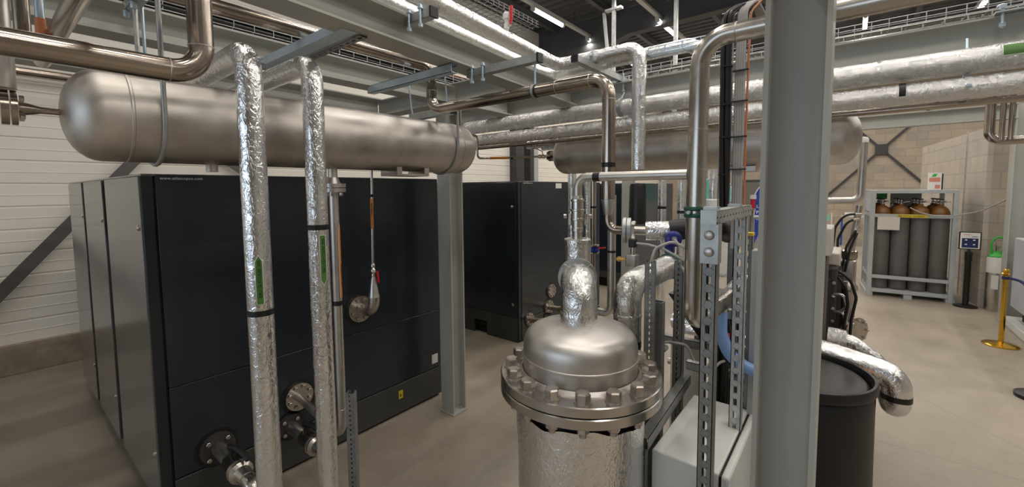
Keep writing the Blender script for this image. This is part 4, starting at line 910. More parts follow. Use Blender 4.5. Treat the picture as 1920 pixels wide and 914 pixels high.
MB().tube([(-0.835, 1.90, 0.0), (-0.835, 1.90, 1.305)], 0.012, n=12).build('riser', 'bolt_steel', t)
for k, (pts, m_, lab) in enumerate((
    ([(-0.70, 2.36, 1.255), (-0.60, 2.33, 1.23), (-0.52, 2.34, 1.10), (-0.50, 2.36, 0.90)], 'black_cable', 'black cable dropping beside the funnel tray'),
    ([(-0.46, 2.22, 1.255), (-0.43, 2.20, 1.10), (-0.44, 2.24, 0.95), (-0.42, 2.28, 0.87)], 'black_cable', 'black cable dropping behind the drop pipe foot'),
    ([(-0.62, 2.02, 1.46), (-0.58, 2.0, 1.40), (-0.56, 2.05, 1.25), (-0.55, 2.2, 1.22)], 'grey_cable', 'grey cable falling from the thin slotted post'),
    ([(-0.50, 2.0, 0.93), (-0.45, 2.1, 0.99), (-0.38, 2.25, 0.995), (-0.36, 2.3, 1.0)], 'grey_cable', 'grey cable sagging behind the grey box'))):
    tag(MB().tube(pts, 0.006, 0.05, n=8).build('control_cable', m_), lab, 'cable')
tp = thing('terminal_panel', 'small pale panel low behind the posts, left of the grey box', 'panel', (-0.72, 2.5, 0.4))
MB().box((-0.80, 2.48, 0.35), (-0.62, 2.53, 0.92)).build('panel', 'cabinet_beige', tp, bevel=0.004)
for z in (0.0,): MB().box((-0.73, 2.49, 0), (-0.69, 2.52, 0.36)).build('stand', 'galvanised_dark', tp)
# frame table/steel behind with black funnel
fn = thing('funnel_tray', 'black sloping funnel tray under the frame rail', 'tray', (-0.60, 2.42, 1.0))
MB().prism([(-0.20, 0.22), (0.20, 0.22), (0.20, 0.10), (0.03, 0), (-0.03, 0)], (-0.58, 2.36, 0.995), (1, 0, 0), (0, 0, 1), (0, 0.30, 0)).build('hopper', 'black_rubber', fn)
MB().cyl((-0.56, 2.48, 0.995), (-0.56, 2.48, 0.86), 0.022, n=14).build('spout', 'brown_steel', fn)
tag(MB().tube([(-0.72, 1.88, 1.06), (-0.64, 1.95, 1.09), (-0.57, 2.0, 1.075), (-0.54, 2.0, 1.01)], 0.006, 0.04, n=10).build('instrument_cable', 'grey_cable'), 'thin grey cable drooping between the posts behind the vessel', 'cable')
tag(MB().tube([(-0.665, 1.93, 1.045), (-0.625, 1.87, 1.09)], 0.013, n=12).build('sensor_rod', 'galvanised_dark'), 'short grey rod sensor poking out behind the vessel flange', 'sensor')

# grey junction box
jb = thing('junction_box', 'light grey metal enclosure at the bottom, behind the slotted strut', 'enclosure', (-0.41, 1.72, 0.30))
MB().box((-0.530, 1.455, 0.28), (-0.308, 1.975, 0.862)).build('body', 'cabinet_grey', jb, bevel=0.006)
MB().box((-0.302, 1.457, 0.285), (-0.275, 1.973, 0.858)).build('door', 'cabinet_grey', jb, bevel=0.010)
MB().box((-0.309, 1.462, 0.29), (-0.300, 1.968, 0.852)).build('seal', 'black_gap', jb)
for z in (0.75, 0.42): MB().lathe((-0.275, 1.49, z), (1, 0, 0), [(0.011, 0), (0.011, 0.006)], 14).build('lock', 'dark_steel', jb)
for sx in (-0.515, -0.315):
    for sy in (1.50, 1.93): MB().box((sx-0.015, sy-0.015, 0), (sx+0.015, sy+0.015, 0.285)).build('leg', 'galvanised_dark', jb)

# blue hose, black hoses
hs = thing('blue_hose', 'pale blue flexible hose curving down behind the strut frame', 'hose', (-0.35, 1.90, 1.1))
MB().tube([(-0.405, 1.885, 1.315), (-0.405, 1.885, 1.20), (-0.375, 1.895, 1.11), (-0.31, 1.92, 1.06), (-0.235, 1.945, 1.045), (-0.145, 1.95, 1.02), (-0.14, 1.95, 0.0)], 0.0245, 0.12, n=20, arc=6).build('hose', 'hose_blue', hs)
MB().lathe((-0.405, 1.885, 1.30), (0, 0, 1), [(0.026, 0), (0.028, 0.004), (0.028, 0.018), (0.024, 0.02), (0.024, 0.05)], 20).build('hose_fitting', 'galvanised', hs)
MB().lathe((-0.405, 1.885, 1.292), (0, 0, 1), [(0.0265, 0), (0.0265, 0.01)], 20).build('hose_clip', 'bright_steel', hs)
tag(MB().tube([(-0.14, 2.10, 1.17), (-0.33, 2.32, 1.17), (-0.6, 2.4, 1.16)], 0.011, 0.08, n=12).build('blue_tube', 'hose_blue'), 'thin blue tube glimpsed between trunking and big column', 'hose')
for x, lab in ((-0.475, 'left black corrugated drain hose with red top behind the strut'), (-0.440, 'right black corrugated drain hose behind the strut')):
    t = thing('drain_hose', lab, 'hose', (x, 2.14, 0), 'black drain hoses')
    MB().tube([(x, 2.14, 0.0), (x, 2.14, 1.10)], 0.018, n=14).build('hose', 'black_rubber', t)
    MB().cyl((x, 2.14, 1.10), (x, 2.14, 1.118), 0.020, n=14).build('end_ring', 'red', t)
# small pipework at frame bottom
for k, (p, q, r, m, lab) in enumerate((((-0.80, 2.70, 0.92), (-0.35, 2.70, 0.92), 0.03, 'foil', 'low foil-wrapped tube glimpsed between the frame rails'), ((-0.85, 2.6, 0.74), (-0.3, 2.62, 0.74), 0.025, 'bolt_steel', 'low bare tube glimpsed under the frame rails'))):
    t = thing('skid_pipe', lab, 'pipe', p); MB().tube([p, q], r, n=16).build('pipe_run', m, t)
    for fx in (0.3, 0.7):
        c = V(p).lerp(V(q), fx); MB().lathe(c, (1, 0, 0), [(r*1.6, 0), (r*1.6, 0.02)], 18).build('flange', 'bolt_steel', t)
e3 = thing('foil_elbow', 'pale foil pipe rising with a dark green clamp, right of the drop pipe foot', 'pipe', (-0.40, 2.0, 1.345))
MB().tube([(-0.385, 1.955, 1.345), (-0.375, 2.20, 1.38)], 0.036, n=20).build('foil_jacket', 'foil_smooth', e3)
MB().lathe((-0.380, 2.10, 1.366), (0.04, 0.99, 0.14), [(0.039, 0), (0.041, 0.006), (0.041, 0.018), (0.039, 0.024)], 22).build('clamp_ring', 'green_clamp', e3)
MB().hexbolt((-0.340, 2.11, 1.372), (1, 0, 0), 0.014, 0.012, 0).build('clamp_bolt', 'galvanised', e3)

# vertical cable bundles on a ladder
cb = thing('cable_bundle', 'tall bundle of black cables rising beside the grey bundle to the roof tray', 'cables', (-0.41, 1.92, 1.75))
for k in range(7):
    a = 2*math.pi*k/6; r = 0.013 if k < 6 else 0
    x, y = -0.412+r*1.1*math.cos(a), 1.90+r*math.sin(a)
    MB().tube([(x+0.002*k, y, 1.70), (x, y, 2.0), (x-0.004, y, 2.35), (x+0.0, y+0.0, 2.49), (x+0.045, y+0.06, 2.535), (x+0.05, y+0.3, 2.49)], 0.0068, 0.05, n=8, arc=5).build('cable', 'black_cable', cb)
for z in (1.85, 2.0, 2.13, 2.28): MB().lathe((-0.412, 1.90, z), (0, 0, 1), [(0.0222, 0), (0.0222, 0.006)], 16).build('cable_tie', 'black_tape', cb)
gb = thing('cable_bundle', 'tall bundle of grey cables beside the black bundle, one orange cable', 'cables', (-0.37, 1.93, 1.75))
for k in range(6):
    x = -0.380+0.0085*(k % 4); y = 1.92+0.012*(k//4)
    MB().tube([(x, y, 1.55), (x+0.001*k, y, 2.0), (x, y, 2.3), (x+0.004, y, 2.50), (x+0.03, y+0.05, 2.545), (x+0.05, y+0.3, 2.50)], 0.0058, 0.05, n=8, arc=5).build('cable', 'grey_cable', gb)
MB().tube([(-0.338, 1.92, 1.72), (-0.342, 1.925, 2.0), (-0.338, 1.92, 2.3), (-0.336, 1.93, 2.49), (-0.30, 2.0, 2.56), (-0.26, 2.2, 2.50)], 0.0038, 0.05, n=8).build('cable', 'orange_cable', gb)
for z in (1.87, 2.0, 2.14, 2.26): MB().box((-0.392, 1.905, z), (-0.334, 1.912, z+0.006)).build('cable_tie', 'black_tape', gb)
ld_ = thing('cable_ladder', 'thin wire ladder tying the black and grey cable bundles', 'cable ladder', (-0.39, 1.95, 1.7))
lm = MB()
for x in (-0.442, -0.400, -0.345): lm.tube([(x, 1.945, 1.70), (x, 1.945, 2.49), (x+0.02, 2.0, 2.535)], 0.0028, 0.03, n=6)
for k in range(13): lm.tube([(-0.445, 1.945, 1.74+0.07*k), (-0.34, 1.945, 1.74+0.07*k)], 0.0022, n=6)
lm.build('wire_mesh', 'galvanised', ld_)
bt = thing('blue_tub', 'small blue and white tub behind the drop pipe, above the frame', 'tub', (-0.62, 2.6, 1.72))
MB().lathe((-0.625, 2.62, 1.62), (0, 0, 1), [(0.032, 0), (0.036, 0.075)], 20).build('tub', 'hose_blue', bt)
MB().lathe((-0.625, 2.62, 1.695), (0, 0, 1), [(0.038, 0), (0.038, 0.035), (0.034, 0.04)], 20).build('lid', 'white_plastic', bt)
tag(MB().box((-0.72, 2.5, 1.60), (-0.53, 2.75, 1.618)).build('shelf_plate', 'galvanised_dark'), 'small grey plate carrying the blue tub', 'shelf')
for x in (-0.715, -0.54): tag(MB().strut((x, 2.72, 0), (x, 2.72, 1.60), (0, -1, 0), holes=False, wd=0.03, dp=0.03).build('strut_channel', 'galvanised_dark'), 'plain post under the %s edge of the small tub plate' % ('left' if x < -0.6 else 'right'), 'strut')

# ================================================================== MID BACKGROUND (compressor 2 and 3 pipework)
insulated('insulated_pipe', [(-2.32, 3.92, 0.0), (-2.32, 3.92, 2.3), (-2.9, 3.92, 2.3)], 0.045, 'foil standing pipe in front of the middle compressor, left one', bands=[((-2.32, 3.92, 1.2), (0, 0, 1), 0.03)])
insulated('insulated_pipe', [(-2.30, 4.22, 0.0), (-2.30, 4.22, 2.3), (-2.9, 4.22, 2.3)], 0.043, 'foil standing pipe in front of the middle compressor, right one', bands=[((-2.30, 4.22, 1.1), (0, 0, 1), 0.03)])
p = thing('steel_pipe', 'bronze-coloured standing pipe with blue flange valve behind the tee', 'pipe', (-1.98, 3.72, 0))
MB().tube([(-1.98, 3.75, 1.22), (-1.98, 3.75, 1.98)], 0.030, n=18).build('pipe_run', 'brown_steel', p)
MB().lathe((-1.98, 3.75, 1.16), (0, 0, 1), [(0.045, 0), (0.062, 0.005), (0.062, 0.02), (0.045, 0.025)], 20).lathe((-1.98, 3.75, 1.23), (0, 0, 1), [(0.045, 0), (0.062, 0.005), (0.062, 0.02), (0.045, 0.025)], 20).build('flange', 'brown_steel', p)
MB().lathe((-1.98, 3.75, 1.185), (0, 0, 1), [(0.056, 0), (0.056, 0.045)], 20).build('butterfly_valve', 'valve_blue', p)
MB().tube([(-1.98, 3.75, 0.0), (-1.98, 3.75, 1.16)], 0.024, n=14).build('lower_pipe', 'brown_steel', p)
MB().bar((-1.94, 3.75, 1.215), (-1.86, 3.78, 1.225), 0.012, 0.012).build('lever_handle', 'red', p)
band((-1.98, 3.75, 1.62), (0, 0, 1), 0.0315, 0.02, 'black_tape', p)
p = steelpipe([(-1.72, 3.62, 1.74), (-1.72, 3.62, 0.63), (-1.86, 3.62, 0.63)], 0.038, 'grey standing pipe with an elbow at its foot, behind the vessel elbow', bend=0.08, mat='pickled_steel')
band((-1.72, 3.62, 1.22), (0, 0, 1), 0.039, 0.02, 'black_tape', p)
f = MB(); flange(f, (-1.86, 3.62, 0.63), (-1, 0, 0), 0.055, 0.02, 20); f.build('flange', 'dark_steel', p)
tag(MB().tube([(-1.835, 3.62, 0), (-1.835, 3.62, 0.605)], 0.022, n=12).build('pipe_stand', 'dark_steel'), 'dark stand under the grey elbow behind the vessel', 'stand')
for (y, z, r, lab) in ((4.50, 0.50, 0.085, ''), (4.44, 0.30, 0.09, ''), (4.02, 0.25, 0.075, '')):
    comp_flange(c2, (-2.978, y, z), r, 'bolt_steel', None, nb=8)
for (y, z, lab) in ((4.44, 0.30, 'upper pipe stub out of the middle compressor flange'), (4.02, 0.25, 'lower brass drain line out of the middle compressor')):
    t = thing('drain_line', lab, 'pipe', (-2.9, y, z))
    MB().tube([(-2.95, y, z), (-2.55, y, z)], 0.035, n=16).build('pipe_run', 'bolt_steel', t)
    MB().lathe((-2.80, y, z), (1, 0, 0), [(0.045, 0), (0.048, 0.03), (0.048, 0.11), (0.040, 0.13)], 18).build('valve_body', 'brass', t)
    MB().tube([(-2.75, y, z+0.04), (-2.75, y, z+0.10), (-2.66, y, z+0.12)], 0.012, 0.02, n=10).build('lever_handle', 'black_rubber', t)
for (x, y, lab) in ((-1.95, 6.4, 'pale foil standing pipe by the farthest compressor, left of three'), (-1.86, 6.55, 'pale foil standing pipe by the farthest compressor, middle of three'), (-1.52, 6.4, 'pale foil standing pipe by the farthest compressor, right of three, next to the drop pipe')):
    insulated('insulated_pipe', [(x, y, 0.0), (x, y, 2.2)], 0.055, lab, bands=[((x, y, 1.45), (0, 0, 1), 0.04)])
insulated('insulated_pipe', [(-2.30, 6.6, 0.0), (-2.30, 6.6, 2.2)], 0.065, 'pale foil standing pipe half hidden by the black rubber sleeve', bands=[((-2.30, 6.6, 1.5), (0, 0, 1), 0.04)])
tag(MB().box((-3.02, 12.2, 0), (-2.80, 12.24, 2.25)).build('banner', 'white_plastic'), 'narrow white standing banner far back between the foil pipes', 'banner')

# ================================================================== RIGHT OF THE COLUMN
# black drum
DX, DY = -0.165, 2.43
dm = thing('plastic_drum', 'black plastic drum standing right behind the big column', 'drum', (DX, DY, 0))
MB().lathe((DX, DY, 0), (0, 0, 1), [(0.265, 0), (0.275, 0.02), (0.282, 0.10), (0.286, 0.45), (0.282, 0.80), (0.276, 0.868), (0.262, 0.885)], 64).build('body', 'black_plastic', dm)
MB().lathe((DX, DY, 0.878), (0, 0, 1), [(0.262, 0), (0.288, 0.006), (0.292, 0.018), (0.292, 0.040), (0.286, 0.052), (0.276, 0.052), (0.270, 0.040), (0.268, 0.010)], 64, False, False).build('rim', 'black_plastic', dm)
def drumlid():
    mb = MB(); mb.lathe((DX, DY, 0.885), (0, 0, 1), [(0.272, 0), (0.262, 0.012), (0.245, 0.026), (0.200, 0.030), (0.001, 0.030)], 64); return mb
drumlid().build('lid', 'black_plastic', dm)
for a in (2.6, 4.2): MB().lathe((DX+0.2*math.cos(a), DY+0.2*math.sin(a), 0.912), (0, 0, 1), [(0.038, 0), (0.038, 0.016), (0.030, 0.018)], 24).build('bung', 'black_plastic', dm)
MB().lathe((DX, DY, 0.72), (0, 0, 1), [(0.2868, 0), (0.2862, 0.11)], 64, False, False).v
lb = MB(); vs = []; N = 5
for z in (0.72, 0.855):
    for k in range(N+1):
        a = math.radians(8+8*k); vs.append((DX+0.2868*math.cos(a), DY+0.2868*math.sin(a), z))
lb.add(vs, [(k, k+1, N+2+k, N+1+k) for k in range(N)]); lb.build('hazard_label', 'orange_label', dm)
# foil pipe with 90 degree drop past the drum
p = insulated('insulated_pipe', [(-0.9, 2.84, 0.93), (-0.25, 2.84, 0.925), (0.212, 2.84, 0.84), (0.214, 2.84, 0.675), (0.21, 3.0, 0.66)], 0.0615, 'big shiny foil pipe bending down to the floor side right of the drum', bend=0.085, mat='foil_smooth', bands=[((0.2135, 2.84, 0.735), (0, 0, 1), 0.028)])
p = insulated('insulated_pipe', [(-0.075, 3.12, 0.905), (0.03, 3.12, 0.895), (0.16, 3.13, 0.80), (0.165, 3.13, 0.66)], 0.040, 'smaller foil pipe bending down behind the big shiny foil pipe', bend=0.08, mat='foil')
MB().tube([(-0.085, 3.12, 0.905), (0.005, 3.12, 0.90)], 0.058, n=22).build('rough_wrap', 'foil_rough', p)

# beige-topped test cabinet behind the trunking
tc = thing('test_cabinet', 'beige hooded machine cabinet seen between the struts and the big column', 'cabinet', (-0.3, 3.3, 0))
MB().box((-0.47, 3.05, 0.25), (-0.10, 3.38, 1.40)).build('body', 'brace_grey', tc, bevel=0.006)
MB().prism([(-0.49, 1.40), (-0.08, 1.40), (-0.08, 1.56), (-0.43, 1.56)], (0, 3.03, 0), (1, 0, 0), (0, 0, 1), (0, 0.36, 0)).build('hood', 'cabinet_beige', tc, bevel=0.006)
MB().box((-0.45, 3.08, 0), (-0.12, 3.35, 0.25)).build('plinth', 'dark_steel', tc)
t = thing('vent_valve', 'small white vent valve with red cap above the hooded cabinet', 'valve', (-0.46, 2.9, 1.6))
MB().lathe((-0.468, 2.92, 0.0), (0, 0, 1), [(0.012, 0), (0.012, 1.62), (0.012, 1.65), (0.016, 1.655), (0.016, 1.675)], 14).build('valve_body', 'bright_steel', t)
MB().cyl((-0.468, 2.92, 1.675), (-0.468, 2.92, 1.73), 0.013, n=12).build('red_cap', 'red', t)
MB().lathe((-0.468, 2.92, 1.73), (0, 0, 1), [(0.018, 0), (0.018, 0.025)], 14).build('top_cap', 'white_plastic', t)
MB().tube([(-0.468, 2.92, 1.62), (-0.40, 2.92, 1.625), (-0.30, 2.92, 1.62)], 0.011, n=10).build('side_pipe', 'white_plastic', t)
# dark engine right of column
en = thing('drive_motor', 'dark ribbed drive motor with pale top right behind the big column', 'motor', (-0.2, 3.6, 0))
MB().box((-0.42, 3.46, 0.55), (-0.055, 3.95, 1.28)).build('casing', 'dark_steel', en, bevel=0.03, bseg=3)
for k in range(9): MB().box((-0.060, 3.50+0.048*k, 0.62), (-0.035, 3.515+0.048*k, 1.22)).build('cooling_rib', 'dark_steel', en)
MB().box((-0.36, 3.50, 1.28), (-0.045, 3.90, 1.36)).build('terminal_box', 'cabinet_beige', en, bevel=0.008)
MB().box((-0.44, 3.44, 0.0), (-0.06, 3.97, 0.55)).build('pedestal', 'dark_steel', en)
for k in range(7): MB().hexbolt((-0.072, 3.46, 0.66+0.085*k), (0, -1, 0), 0.016, 0.010, 0.011).build('casing_bolt', 'bright_steel', en)
MB().box((-0.40, 3.435, 0.62), (-0.09, 3.462, 1.20)).build('end_cover', 'dark_steel', en, bevel=0.008)
for k, (z_, y_) in enumerate(((1.10, 3.44), (0.98, 3.47), (0.84, 3.44))):
    MB().tube([(-0.07, y_, z_), (-0.02, y_-0.01, z_+0.005), (0.0, y_-0.01, z_-0.07), (-0.03, y_, z_-0.11)], 0.011, 0.03, n=12).build('coolant_pipe', 'bright_steel', en)
ag = thing('pump_assembly', 'stainless pump body with flanges low beside the drive motor', 'pump', (0.02, 3.7, 0.6))
MB().lathe((0.005, 3.62, 0.80), (0, 0, 1), [(0.03, 0), (0.05, 0.03), (0.05, 0.10), (0.038, 0.13), (0.038, 0.30), (0.05, 0.31), (0.05, 0.33), (0.03, 0.36)], 20).build('pump_body', 'bolt_steel', ag)
MB().tube([(0.0, 3.62, 0.86), (0.03, 3.55, 0.78), (0.05, 3.50, 0.74)], 0.026, 0.05, n=14).build('outlet_elbow', 'bolt_steel', ag)
MB().box((-0.03, 3.60, 0), (0.04, 3.68, 0.80)).build('stand', 'dark_steel', ag)
f = MB(); f.lathe((0.045, 3.52, 0.865), (0.75, -0.65, 0), [(0.06, 0), (0.085, 0.002), (0.085, 0.018), (0.05, 0.02)], 26); fo = f.build('flange', 'bolt_steel', ag)
MB().lathe((0.01, 3.55, 0.865), (0.75, -0.65, 0), [(0.04, 0), (0.04, 0.04)], 20).build('flange_neck', 'bolt_steel', ag)
u, v_, d = basis((0.75, -0.65, 0))
for k in range(8):
    a = 2*math.pi*k/8; MB().hexbolt(V((0.045, 3.52, 0.865))+d*0.02+u*(0.07*math.cos(a))+v_*(0.07*math.sin(a)), d, 0.014, 0.010, 0).build('flange_bolt', 'bright_steel', fo)
gb_ = thing('gear_housing', 'steel gear housing with hose ports beside the drive motor', 'gearbox', (0.03, 3.9, 1.0))
MB().box((-0.05, 3.98, 1.02), (0.045, 4.10, 1.26)).build('housing', 'bolt_steel', gb_, bevel=0.02, bseg=3)
MB().lathe((0.0, 4.03, 1.26), (0, 0, 1), [(0.045, 0), (0.05, 0.02), (0.05, 0.06), (0.03, 0.07)], 20).build('top_port', 'brown_steel', gb_)
MB().box((-0.04, 4.0, 0), (0.035, 4.08, 1.02)).build('leg', 'dark_steel', gb_)
HL = [('black hydraulic hose looping highest beside the big column', [(-0.10, 3.90, 1.30), (-0.09, 3.90, 1.50), (-0.04, 3.92, 1.60), (0.03, 3.95, 1.60)]),
      ('second black hydraulic hose looping beside the big column', [(-0.07, 3.92, 1.25), (-0.07, 3.92, 1.42), (-0.02, 3.94, 1.55), (0.02, 3.96, 1.56)]),
      ('third black hydraulic hose slanting up to the steel post', [(-0.04, 3.90, 1.18), (-0.02, 3.92, 1.36), (0.02, 3.95, 1.46), (0.035, 3.96, 1.49)]),
      ('fourth black hydraulic hose slanting up to the steel post', [(-0.02, 3.90, 1.18), (-0.0, 3.92, 1.34), (0.03, 3.95, 1.44), (0.04, 3.96, 1.47)]),
      ('black hydraulic hose bulging down the front of the drive motor', [(-0.05, 3.40, 1.26), (0.01, 3.38, 1.22), (0.045, 3.40, 1.10), (0.025, 3.42, 0.95), (0.02, 3.44, 0.72)]),
      ('inner black hydraulic hose down the front of the drive motor', [(-0.05, 3.40, 1.22), (-0.01, 3.38, 1.17), (0.005, 3.40, 1.05), (-0.01, 3.42, 0.92), (-0.015, 3.44, 0.76)])]
for lab, pts in HL:
    t = thing('hydraulic_hose', lab, 'hose', pts[0], 'black hydraulic hoses')
    MB().tube(pts, 0.0085, 0.09, n=10).build('hose', 'black_rubber', t)
    d0 = (V(pts[-1])-V(pts[-2])).normalized()
    MB().tube([V(pts[-1])-d0*0.01, V(pts[-1])+d0*0.03], 0.0095, n=10).build('ferrule', 'bright_steel', t)
sp = steelpipe([(0.052, 4.0, 2.13), (0.046, 4.0, 1.70), (-0.30, 4.0, 1.69)], 0.026, 'pale steel post with a white rounded top, in front of the bottle rack', bend=0.05, mat='pickled_steel')
MB().lathe((0.052, 4.0, 2.115), (0, 0, 1), [(0.028, 0), (0.028, 0.025), (0.020, 0.038), (0.001, 0.042)], 18).build('white_cap', 'white_plastic', sp)
steelpipe([(0.045, 4.04, 1.66), (0.010, 4.035, 1.33)], 0.022, 'lower steel pipe standing on the gear housing under the pale steel post', bend=0.05, mat='bolt_steel')
# u shaped pipes at right edge
rp = steelpipe([(0.66, 4.0, 2.42), (0.66, 4.0, 2.075), (1.6, 4.0, 2.10)], 0.025, 'brownish U-bend pipe at the upper right edge', bend=0.06)
rp = thing('steel_pipe', 'pair of thin brownish drop pipes beside the upper right U-bend', 'pipe', (0.73, 4.0, 2.1))
for x in (0.708, 0.745): MB().tube([(x, 3.97, 2.45), (x, 3.97, 2.08)], 0.013, n=14).build('pipe_run', 'brown_steel', rp)
steelpipe([(0.80, 3.6, 2.26), (1.1, 3.6, 2.30), (1.6, 3.6, 2.36)], 0.028, 'slanting steel pipe with orange mark at the extreme upper right', bend=0.1, mat='pickled_steel')

# ------------------------------------------------------------------ gas bottle rack
rk = thing('bottle_rack', 'grey steel rack holding rows of grey gas bottles', 'rack', (0.72, 9.57, 0))
X0, X1r, Y0, Y1, HH = 0.24, 1.20, 9.15, 9.98, 1.735
for x in (X0, X1r):
    for y in (Y0, Y1): MB().box((x-0.03, y-0.03, 0), (x+0.03, y+0.03, HH)).build('post', 'rack_grey', rk, bevel=0.003)
def rail(a, b_): MB().box(a, b_).build('rail', 'rack_grey', rk, bevel=0.003)
for z in (0.07, 0.30, 1.30, HH-0.05):
    for y in (Y0-0.02, Y1): rail((X0+0.03, y-0.01, z), (X1r-0.03, y+0.015, z+0.055))
    for x in (X0, X1r): rail((x-0.02, Y0+0.03, z), (x+0.02, Y1-0.03, z+0.055))
for y in (9.42, 9.70): MB().box((X0-0.02, y-0.02, 0.1), (X0+0.01, y+0.02, HH)).build('post', 'rack_grey', rk)
MB().box((X0-0.022, Y0+0.03, 1.38), (X0-0.012, Y1-0.03, HH-0.04)).build('side_plate', 'light_cabinet', rk)
MB().box((X0+0.03, Y0+0.03, 0.10), (X1r-0.03, Y1-0.03, 0.125)).build('floor_plate', 'rack_grey', rk)
for x in (X0, 0.72, X1r): MB().box((x-0.05, Y0-0.02, 0), (x+0.05, Y1, 0.07)).build('foot', 'rack_grey', rk)
MB().box((X0+0.03, Y0+0.01, HH-0.004), (X1r-0.03, Y1, HH)).build('roof_plate', 'white_trim', rk)
MB().box((0.55, Y1-0.02, 1.36), (0.95, Y1-0.01, 1.70)).build('back_plate', 'light_cabinet', rk)
pl = MB().box((0.305, Y0-0.040, 1.10), (0.575, Y0-0.032, 1.31)).build('document_pocket', 'cabinet_beige', rk)
yl = MB().box((0.545, Y0-0.040, 1.305), (0.895, Y0-0.032, 1.352)).build('yellow_label', 'yellow', rk)
text('BRUTTO 1010KG', 0.040, (0.553, Y0-0.0405, 1.314), (1, 0, 0), (0, 0, 1), 'ink', rk)
MB().box((0.36, 9.90, 1.58), (0.50, 9.91, 1.70)).build('green_card', 'green_paint', rk)
# bottles
rk.rotation_euler = (0, 0, math.radians(4.0))
def bottle(x, y, lab):
    t = thing('gas_bottle', lab, 'gas bottle', (x, y, 0.125), 'gas bottles in the rack')
    MB().lathe((x, y, 0.125), (0, 0, 1), [(0.105, 0), (0.114, 0.015), (0.114, 1.215), (0.113, 1.225)], 28).build('body', 'bottle_grey', t)
    MB().lathe((x, y, 0.125), (0, 0, 1), [(0.113, 1.225), (0.108, 1.27), (0.090, 1.315), (0.060, 1.35), (0.032, 1.365), (0.032, 1.39)], 28).build('shoulder', 'ochre', t)
    v = MB().lathe((x, y, 0.125), (0, 0, 1), [(0.018, 1.39), (0.018, 1.43), (0.012, 1.435), (0.012, 1.455)], 14).build('valve', 'bright_steel', t)
    MB().lathe((x, y, 0.125), (0, 0, 1), [(0.030, 1.455), (0.030, 1.475)], 12).build('handwheel', 'dark_steel', v)
    MB().tube([(x, y-0.018, 1.54), (x+0.02, y-0.06, 1.54), (x+0.10, y-0.065, 1.555)], 0.007, 0.02, n=8).build('pigtail', 'bright_steel', v)
    return t
names = ['first', 'second', 'third', 'fourth']; rowsn = ['front', 'middle', 'back']
b0 = None
for r_ in range(3):
    for c_ in range(4):
        x, y = 0.375+0.230*c_, 9.295+0.255*r_
        q_ = math.radians(4.0); dx_, dy_ = x-0.72, y-9.57; x, y = 0.72+dx_*math.cos(q_)-dy_*math.sin(q_), 9.57+dx_*math.sin(q_)+dy_*math.cos(q_)
        lab = 'grey gas bottle, %s from the left in the %s row of the rack' % (names[c_], rowsn[r_])
        if b0 is None: b0 = bottle(x, y, lab)
        else: dup(b0, (x, y, 0.125), lab)
hz = tag(MB().tube([(0.72, 9.13, 1.46), (0.85, 9.10, 1.38), (1.0, 9.09, 1.345), (1.2, 9.08, 1.35), (1.45, 8.95, 1.43), (1.60, 8.55, 1.60), (1.62, 8.40, 1.66)], 0.009, 0.2, n=10).build('gas_hose', 'grey_cable'), 'pale gas hose drooping from the bottle rack to the far column', 'hose')
t = thing('paper_board', 'leaning printed board in red and green on top of the bottle rack', 'board', (1.06, 9.75, HH))
MB().prism([(0, 0), (0.0, 0.28), (0.008, 0.28), (0.008, 0)], (0.96, 9.72, HH+0.001), (0, 1, 0), (0, 0, 1), (0.16, 0, 0)).build('board', 'white_plastic', t)
MB().box((0.975, 9.7185, HH+0.13), (1.105, 9.7195, HH+0.20)).build('red_print', 'pink', t)
MB().box((1.045, 9.7185, HH+0.02), (1.105, 9.7195, HH+0.08)).build('red_print', 'pink', t)
MB().prism([(0, 0), (0.05, 0.0), (0.07, 0.045), (0.025, 0.05)], (1.0, 9.7188, HH+0.212), (1, 0, 0), (0, 0, 1), (0, 0.0006, 0)).build('green_print', 'green_paint', t)
MB().box((1.122, 9.72, HH+0.0), (1.138, 9.79, HH+0.26)).build('support', 'black_plastic', t)
# sign stand
def sign_stand(x, y, lab):
    t = thing('sign_stand', lab, 'sign', (x, y, 0))
    MB().lathe((x, y, 0), (0, 0, 1), [(0.130, 0), (0.130, 0.018), (0.10, 0.03), (0.045, 0.036)], 40).build('base', 'black_plastic', t)
    MB().lathe((x, y, 0.03), (0, 0, 1), [(0.034, 0), (0.034, 0.66), (0.040, 0.67), (0.040, 0.79), (0.020, 0.80), (0.012, 0.84)], 24).build('post', 'black_plastic', t)
    a = V((0.93, 0.36, 0)).normalized(); nrm = V((a.y, -a.x, 0))
    a = V((0.995, 0.10, 0)); nrm = V((0.10, -0.995, 0)); U = V((0, 0, 1)); c = V((x+0.005, y, 0.99))
    def panel(w0, w1, h0, h1, off, th, nm, mat):
        o = c+a*w0+U*h0+nrm*off
        return MB().prism([(0, 0), (w1-w0, 0), (w1-w0, h1-h0), (0, h1-h0)], o, a, U, -nrm*th).build(nm, mat, t)
    panel(-0.115, 0.115, -0.13, 0.13, 0.0, 0.015, 'frame', 'black_plastic')
    panel(-0.103, 0.103, -0.118, 0.118, 0.002, 0.001, 'paper', 'white_plastic')
    panel(-0.085, 0.085, -0.105, 0.035, 0.0035, 0.001, 'blue_print', 'navy_rope')
    for i in (-1, 1):
        for j in (0, 1): panel(i*0.042-0.012, i*0.042+0.012, -0.065+j*0.065, -0.047+j*0.065, 0.005, 0.001, 'icon', 'white_plastic')
    panel(0.015, 0.075, 0.055, 0.062, 0.0035, 0.001, 'print_line', 'ink')
    panel(-0.07, 0.0, 0.085, 0.092, 0.0035, 0.001, 'print_line', 'pink')
    return t
sign_stand(1.375, 9.06, 'black sign stand with framed notice between the bottle rack and the green cylinder')
